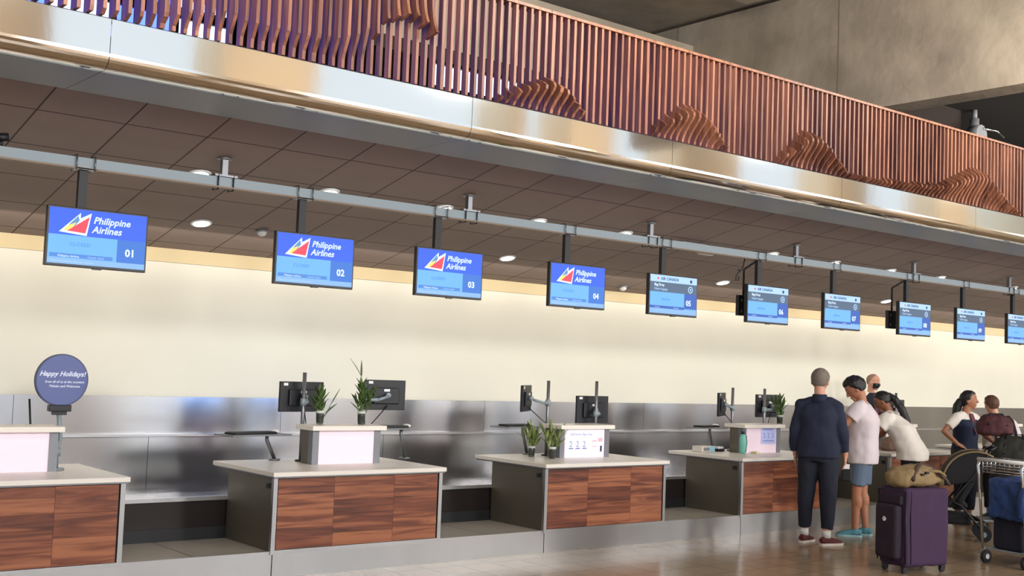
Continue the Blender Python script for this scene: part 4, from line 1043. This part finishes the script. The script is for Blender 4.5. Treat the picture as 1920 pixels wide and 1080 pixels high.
# stroller
s = empty('stroller', (12.05, 7.02, 0), R(-55), 'black folding stroller with tan-edged canopy parked before the counter', 'stroller')
FAB = mat('stroller_black', (20, 20, 26), .85)
for sy in (-.2, .2):
    b = MB(); b.tube([(-.33, sy, .10), (-.05, sy, .38), (.28, sy, .82), (.36, sy, .98)], .012, 8); b.tube([(.30, sy, .10), (.08, sy, .36), (-.18, sy, .50)], .012, 8); b.build('frame', BLACKM, s)
b = MB(); b.tube([(.36, -.2, .98), (.42, -.14, 1.02), (.42, .14, 1.02), (.36, .2, .98)], .015, 10); b.build('handlebar', BLACK, s)
for sx in (-.33, .30):
    for sy in (-.2, .2):
        for dy in (-.022, .022):
            b = MB(); b.tube([(sx, sy+dy-.012, .08), (sx, sy+dy+.012, .08)], [.08, .08], 20); w_ = b.build('wheel', BLACK, s)
            b = MB(); b.tube([(sx, sy+dy-.014, .08), (sx, sy+dy+.014, .08)], .03, 12); b.build('hub', ALU, w_)
b = MB(); b.box((-.22, -.18, .34), (.14, .18, .40), None, .02); b.poly([(.08, -.18, .38), (.30, -.18, .80), (.25, -.18, .82), (.03, -.18, .42)], (0, .36, 0)); remesh(b, 'seat', FAB, s, .012, 3)
b = MB(); N = 10
for sd in (0,):
    pr = []
    for k in range(N+1):
        a = R(-8+128*k/N); pr.append((.22-.36*math.cos(a)*.95, .62+.34*math.sin(a)))
    b.poly([(x_, -.2, z_) for x_, z_ in pr]+[(.24, -.2, .64)], (0, .4, 0))
remesh(b, 'canopy', FAB, s, .012, 2)
b = MB(); b.tube([(-.135, -.205, .58), (-.135, -.205, .60), (-.125, 0, .60), (-.135, .205, .60)], .010, 8)
for y_ in (-.205, .205): b.tube([(x_, y_, z_) for x_, z_ in pr], .010, 8)
b.build('canopy_trim', mat('canopy_tan', (132, 112, 78), .8), s)
b = MB(); b.box((-.22, -.17, .16), (.18, .17, .28), None, .03); b.build('basket', FAB, s)

# loaded luggage carts
def cart(x, y, rz, lb, sc=1.0):
    s = empty('luggage_cart', (x, y, 0), rz, lb, 'luggage cart', 'luggage carts with wire baskets')
    for sy in (-.24, .24):
        b = MB(); b.tube([(-.40, sy*.6, .12), (.36, sy, .14), (.44, sy, .92), (.42, sy, .98)], .014, 8); b.build('side_frame', CHROME, s)
    b = MB(); b.tube([(.42, -.26, .98), (.42, .26, .98)], .018, 12); b.build('push_bar', WHITEP, s)
    b = MB(); b.box((-.42, -.20, .13), (.34, .20, .145)); b.build('deck', ALU, s)
    b = MB()
    for k in range(6): b.tube([(.16, -.22, .86+.026*k), (.40, -.22, .86+.026*k), (.40, .22, .86+.026*k), (.16, .22, .86+.026*k), (.16, -.22, .86+.026*k)], .004, 6)
    for k in range(9): b.tube([(.16, -.22+.055*k, .86), (.16, -.22+.055*k, .99)], .004, 6)
    for k in range(5): b.tube([(.16+.06*k, -.22, .86), (.16+.06*k, -.22, .99)], .004, 6); b.tube([(.16+.06*k, .22, .86), (.16+.06*k, .22, .99)], .004, 6)
    b.build('wire_basket', CHROME, s)
    for sx, sy in ((-.38, 0), (.34, -.22), (.34, .22)):
        b = MB(); b.tube([(sx, sy-.018, .06), (sx, sy+.018, .06)], .06, 18); w_ = b.build('wheel', BLACK, s)
        b = MB(); b.tube([(sx, sy-.02, .06), (sx, sy+.02, .06)], .025, 12); b.build('hub', WHITEP, w_)
    return s
cart(11.02, 5.62, R(170), 'luggage cart at the right edge with a blue jacket over its load')
cart(13.25, 6.9, R(-48), 'luggage cart piled with black bags behind the stroller')
DN = mat('dark_navy_fabric', (24, 26, 44), .85); BLU = mat('blue_nylon', (34, 66, 124), .55, noise_=.3, nscale=9)
def suitcase(x, y, z, rz, sz, mm, lb, lay=False):
    s = empty('suitcase', (x, y, z), rz, lb, 'suitcase'); w_, d_, h_ = sz
    b = MB(); b.box((-w_/2, -d_/2, .0), (w_/2, d_/2, h_), None, .03); remesh(b, 'shell', mm, s, .012, 2, .005, 5)
    b = MB(); b.tube([(-w_/2+.03, -d_/2-.003, .03), (-w_/2+.03, -d_/2-.003, h_-.03), (w_/2-.03, -d_/2-.003, h_-.03), (w_/2-.03, -d_/2-.003, .03)], .006, 6); b.build('zip', BLACKM, s)
    b = MB(); b.tube([(-.06, 0, h_-.005), (-.055, 0, h_+.025), (.055, 0, h_+.025), (.06, 0, h_-.005)], .009, 8); b.build('handle', BLACKM, s)
suitcase(10.96, 5.62, .147, R(-10), (.56, .34, .60), DN, 'dark navy suitcase standing on the right edge cart under the blue jacket')
s = empty('blue_jacket', (10.94, 5.60, .78), R(-10), 'bright blue nylon jacket draped over the dark suitcase at the right edge', 'jacket')
b = MB(); b.box((-.32, -.215, -.36), (.32, -.175, .0), None, .015); b.box((-.32, -.215, -.03), (.32, .21, .03), None, .02); b.box((-.335, -.21, -.34), (-.295, .19, .0), None, .015); remesh(b, 'jacket_body', BLU, s, .010, 4, .022, 9)
b = MB(); b.tube([(-.28, -.20, .02), (-.36, -.22, -.12), (-.38, -.20, -.30)], [.05, .045, .035], 12); b.build('sleeve', BLU, s)
suitcase(13.15, 6.88, .147, R(-48), (.52, .34, .52), CLBLACK, 'black suitcase at the bottom of the piled cart behind the stroller')
def softbag(x, y, z, rz, sz, mm, lb, seed=0, nm='duffel_bag'):
    s = empty(nm, (x, y, z), rz, lb, 'bag'); w_, d_, h_ = sz
    b = MB(); b.rings([(0, 0, 0, w_*.42, d_*.40), (0, 0, h_*.15, w_*.5, d_*.5), (0, 0, h_*.6, w_*.48, d_*.48), (0, 0, h_*.9, w_*.36, d_*.34), (0, 0, h_, w_*.2, d_*.16)], 24); remesh(b, 'bag_body', mm, s, .010, 4, .018, 8, seed)
    b = MB(); b.tube([(-w_*.25, -d_*.45, h_*.5), (-w_*.15, -d_*.2, h_*1.05), (w_*.15, -d_*.2, h_*1.05), (w_*.25, -d_*.45, h_*.5)], [(.014, .006)]*4, 8); b.build('handle', BLACKM, s)
OLV = mat('olive_black', (40, 40, 34), .85, noise_=.3, nscale=12); MRB = mat('maroon_bag', (84, 42, 46), .8, noise_=.35, nscale=8); LEA = mat('brown_leather', (124, 74, 44), .55, noise_=.45, nscale=9); LEA2 = mat('dull_leather', (128, 98, 84), .6, noise_=.3, nscale=6)
softbag(13.12, 6.90, .69, R(-50), (.56, .42, .42), OLV, 'black and olive bag in the middle of the pile behind the stroller', 3)
softbag(13.18, 7.15, 1.10, R(-50), (.42, .30, .24), MRB, 'dull maroon bag on top of the pile, below the brown-haired head', 6)
softbag(13.25, 8.55, CT, R(8), (.46, .26, .17), LEA2, 'dull brown leather holdall on the counter beside the ponytail woman', 9)
softbag(13.40, 6.30, 0, R(-10), (.3, .3, .3), DN, 'small dark bag on the floor behind the right edge cart', 2)
suitcase(14.2, 6.75, 0, R(-30), (.5, .36, .72), DN, 'dark suitcase standing on the floor beneath the brown leather bag')
softbag(14.2, 6.75, .76, R(-20), (.56, .36, .28), LEA, 'orange-brown leather bag on a dark suitcase at the right edge', 11)
# black pouch held by the man in navy
s = empty('pouch', (10.42, 7.26, .70), R(-60), 'small black pouch with white tag hanging beside the man in navy', 'pouch')
b = MB(); b.box((-.05, -.02, -.06), (.05, .02, .09), None, .012); b.tube([(-.03, 0, .09), (-.01, 0, .17), (.03, 0, .09)], .004, 6); b.build('pouch_body', BLACKM, s)
b = MB(); b.box((-.03, -.025, .07), (.03, -.021, .12)); b.build('tag', PAPER, s)
bpy.data.scenes.remove(WS)
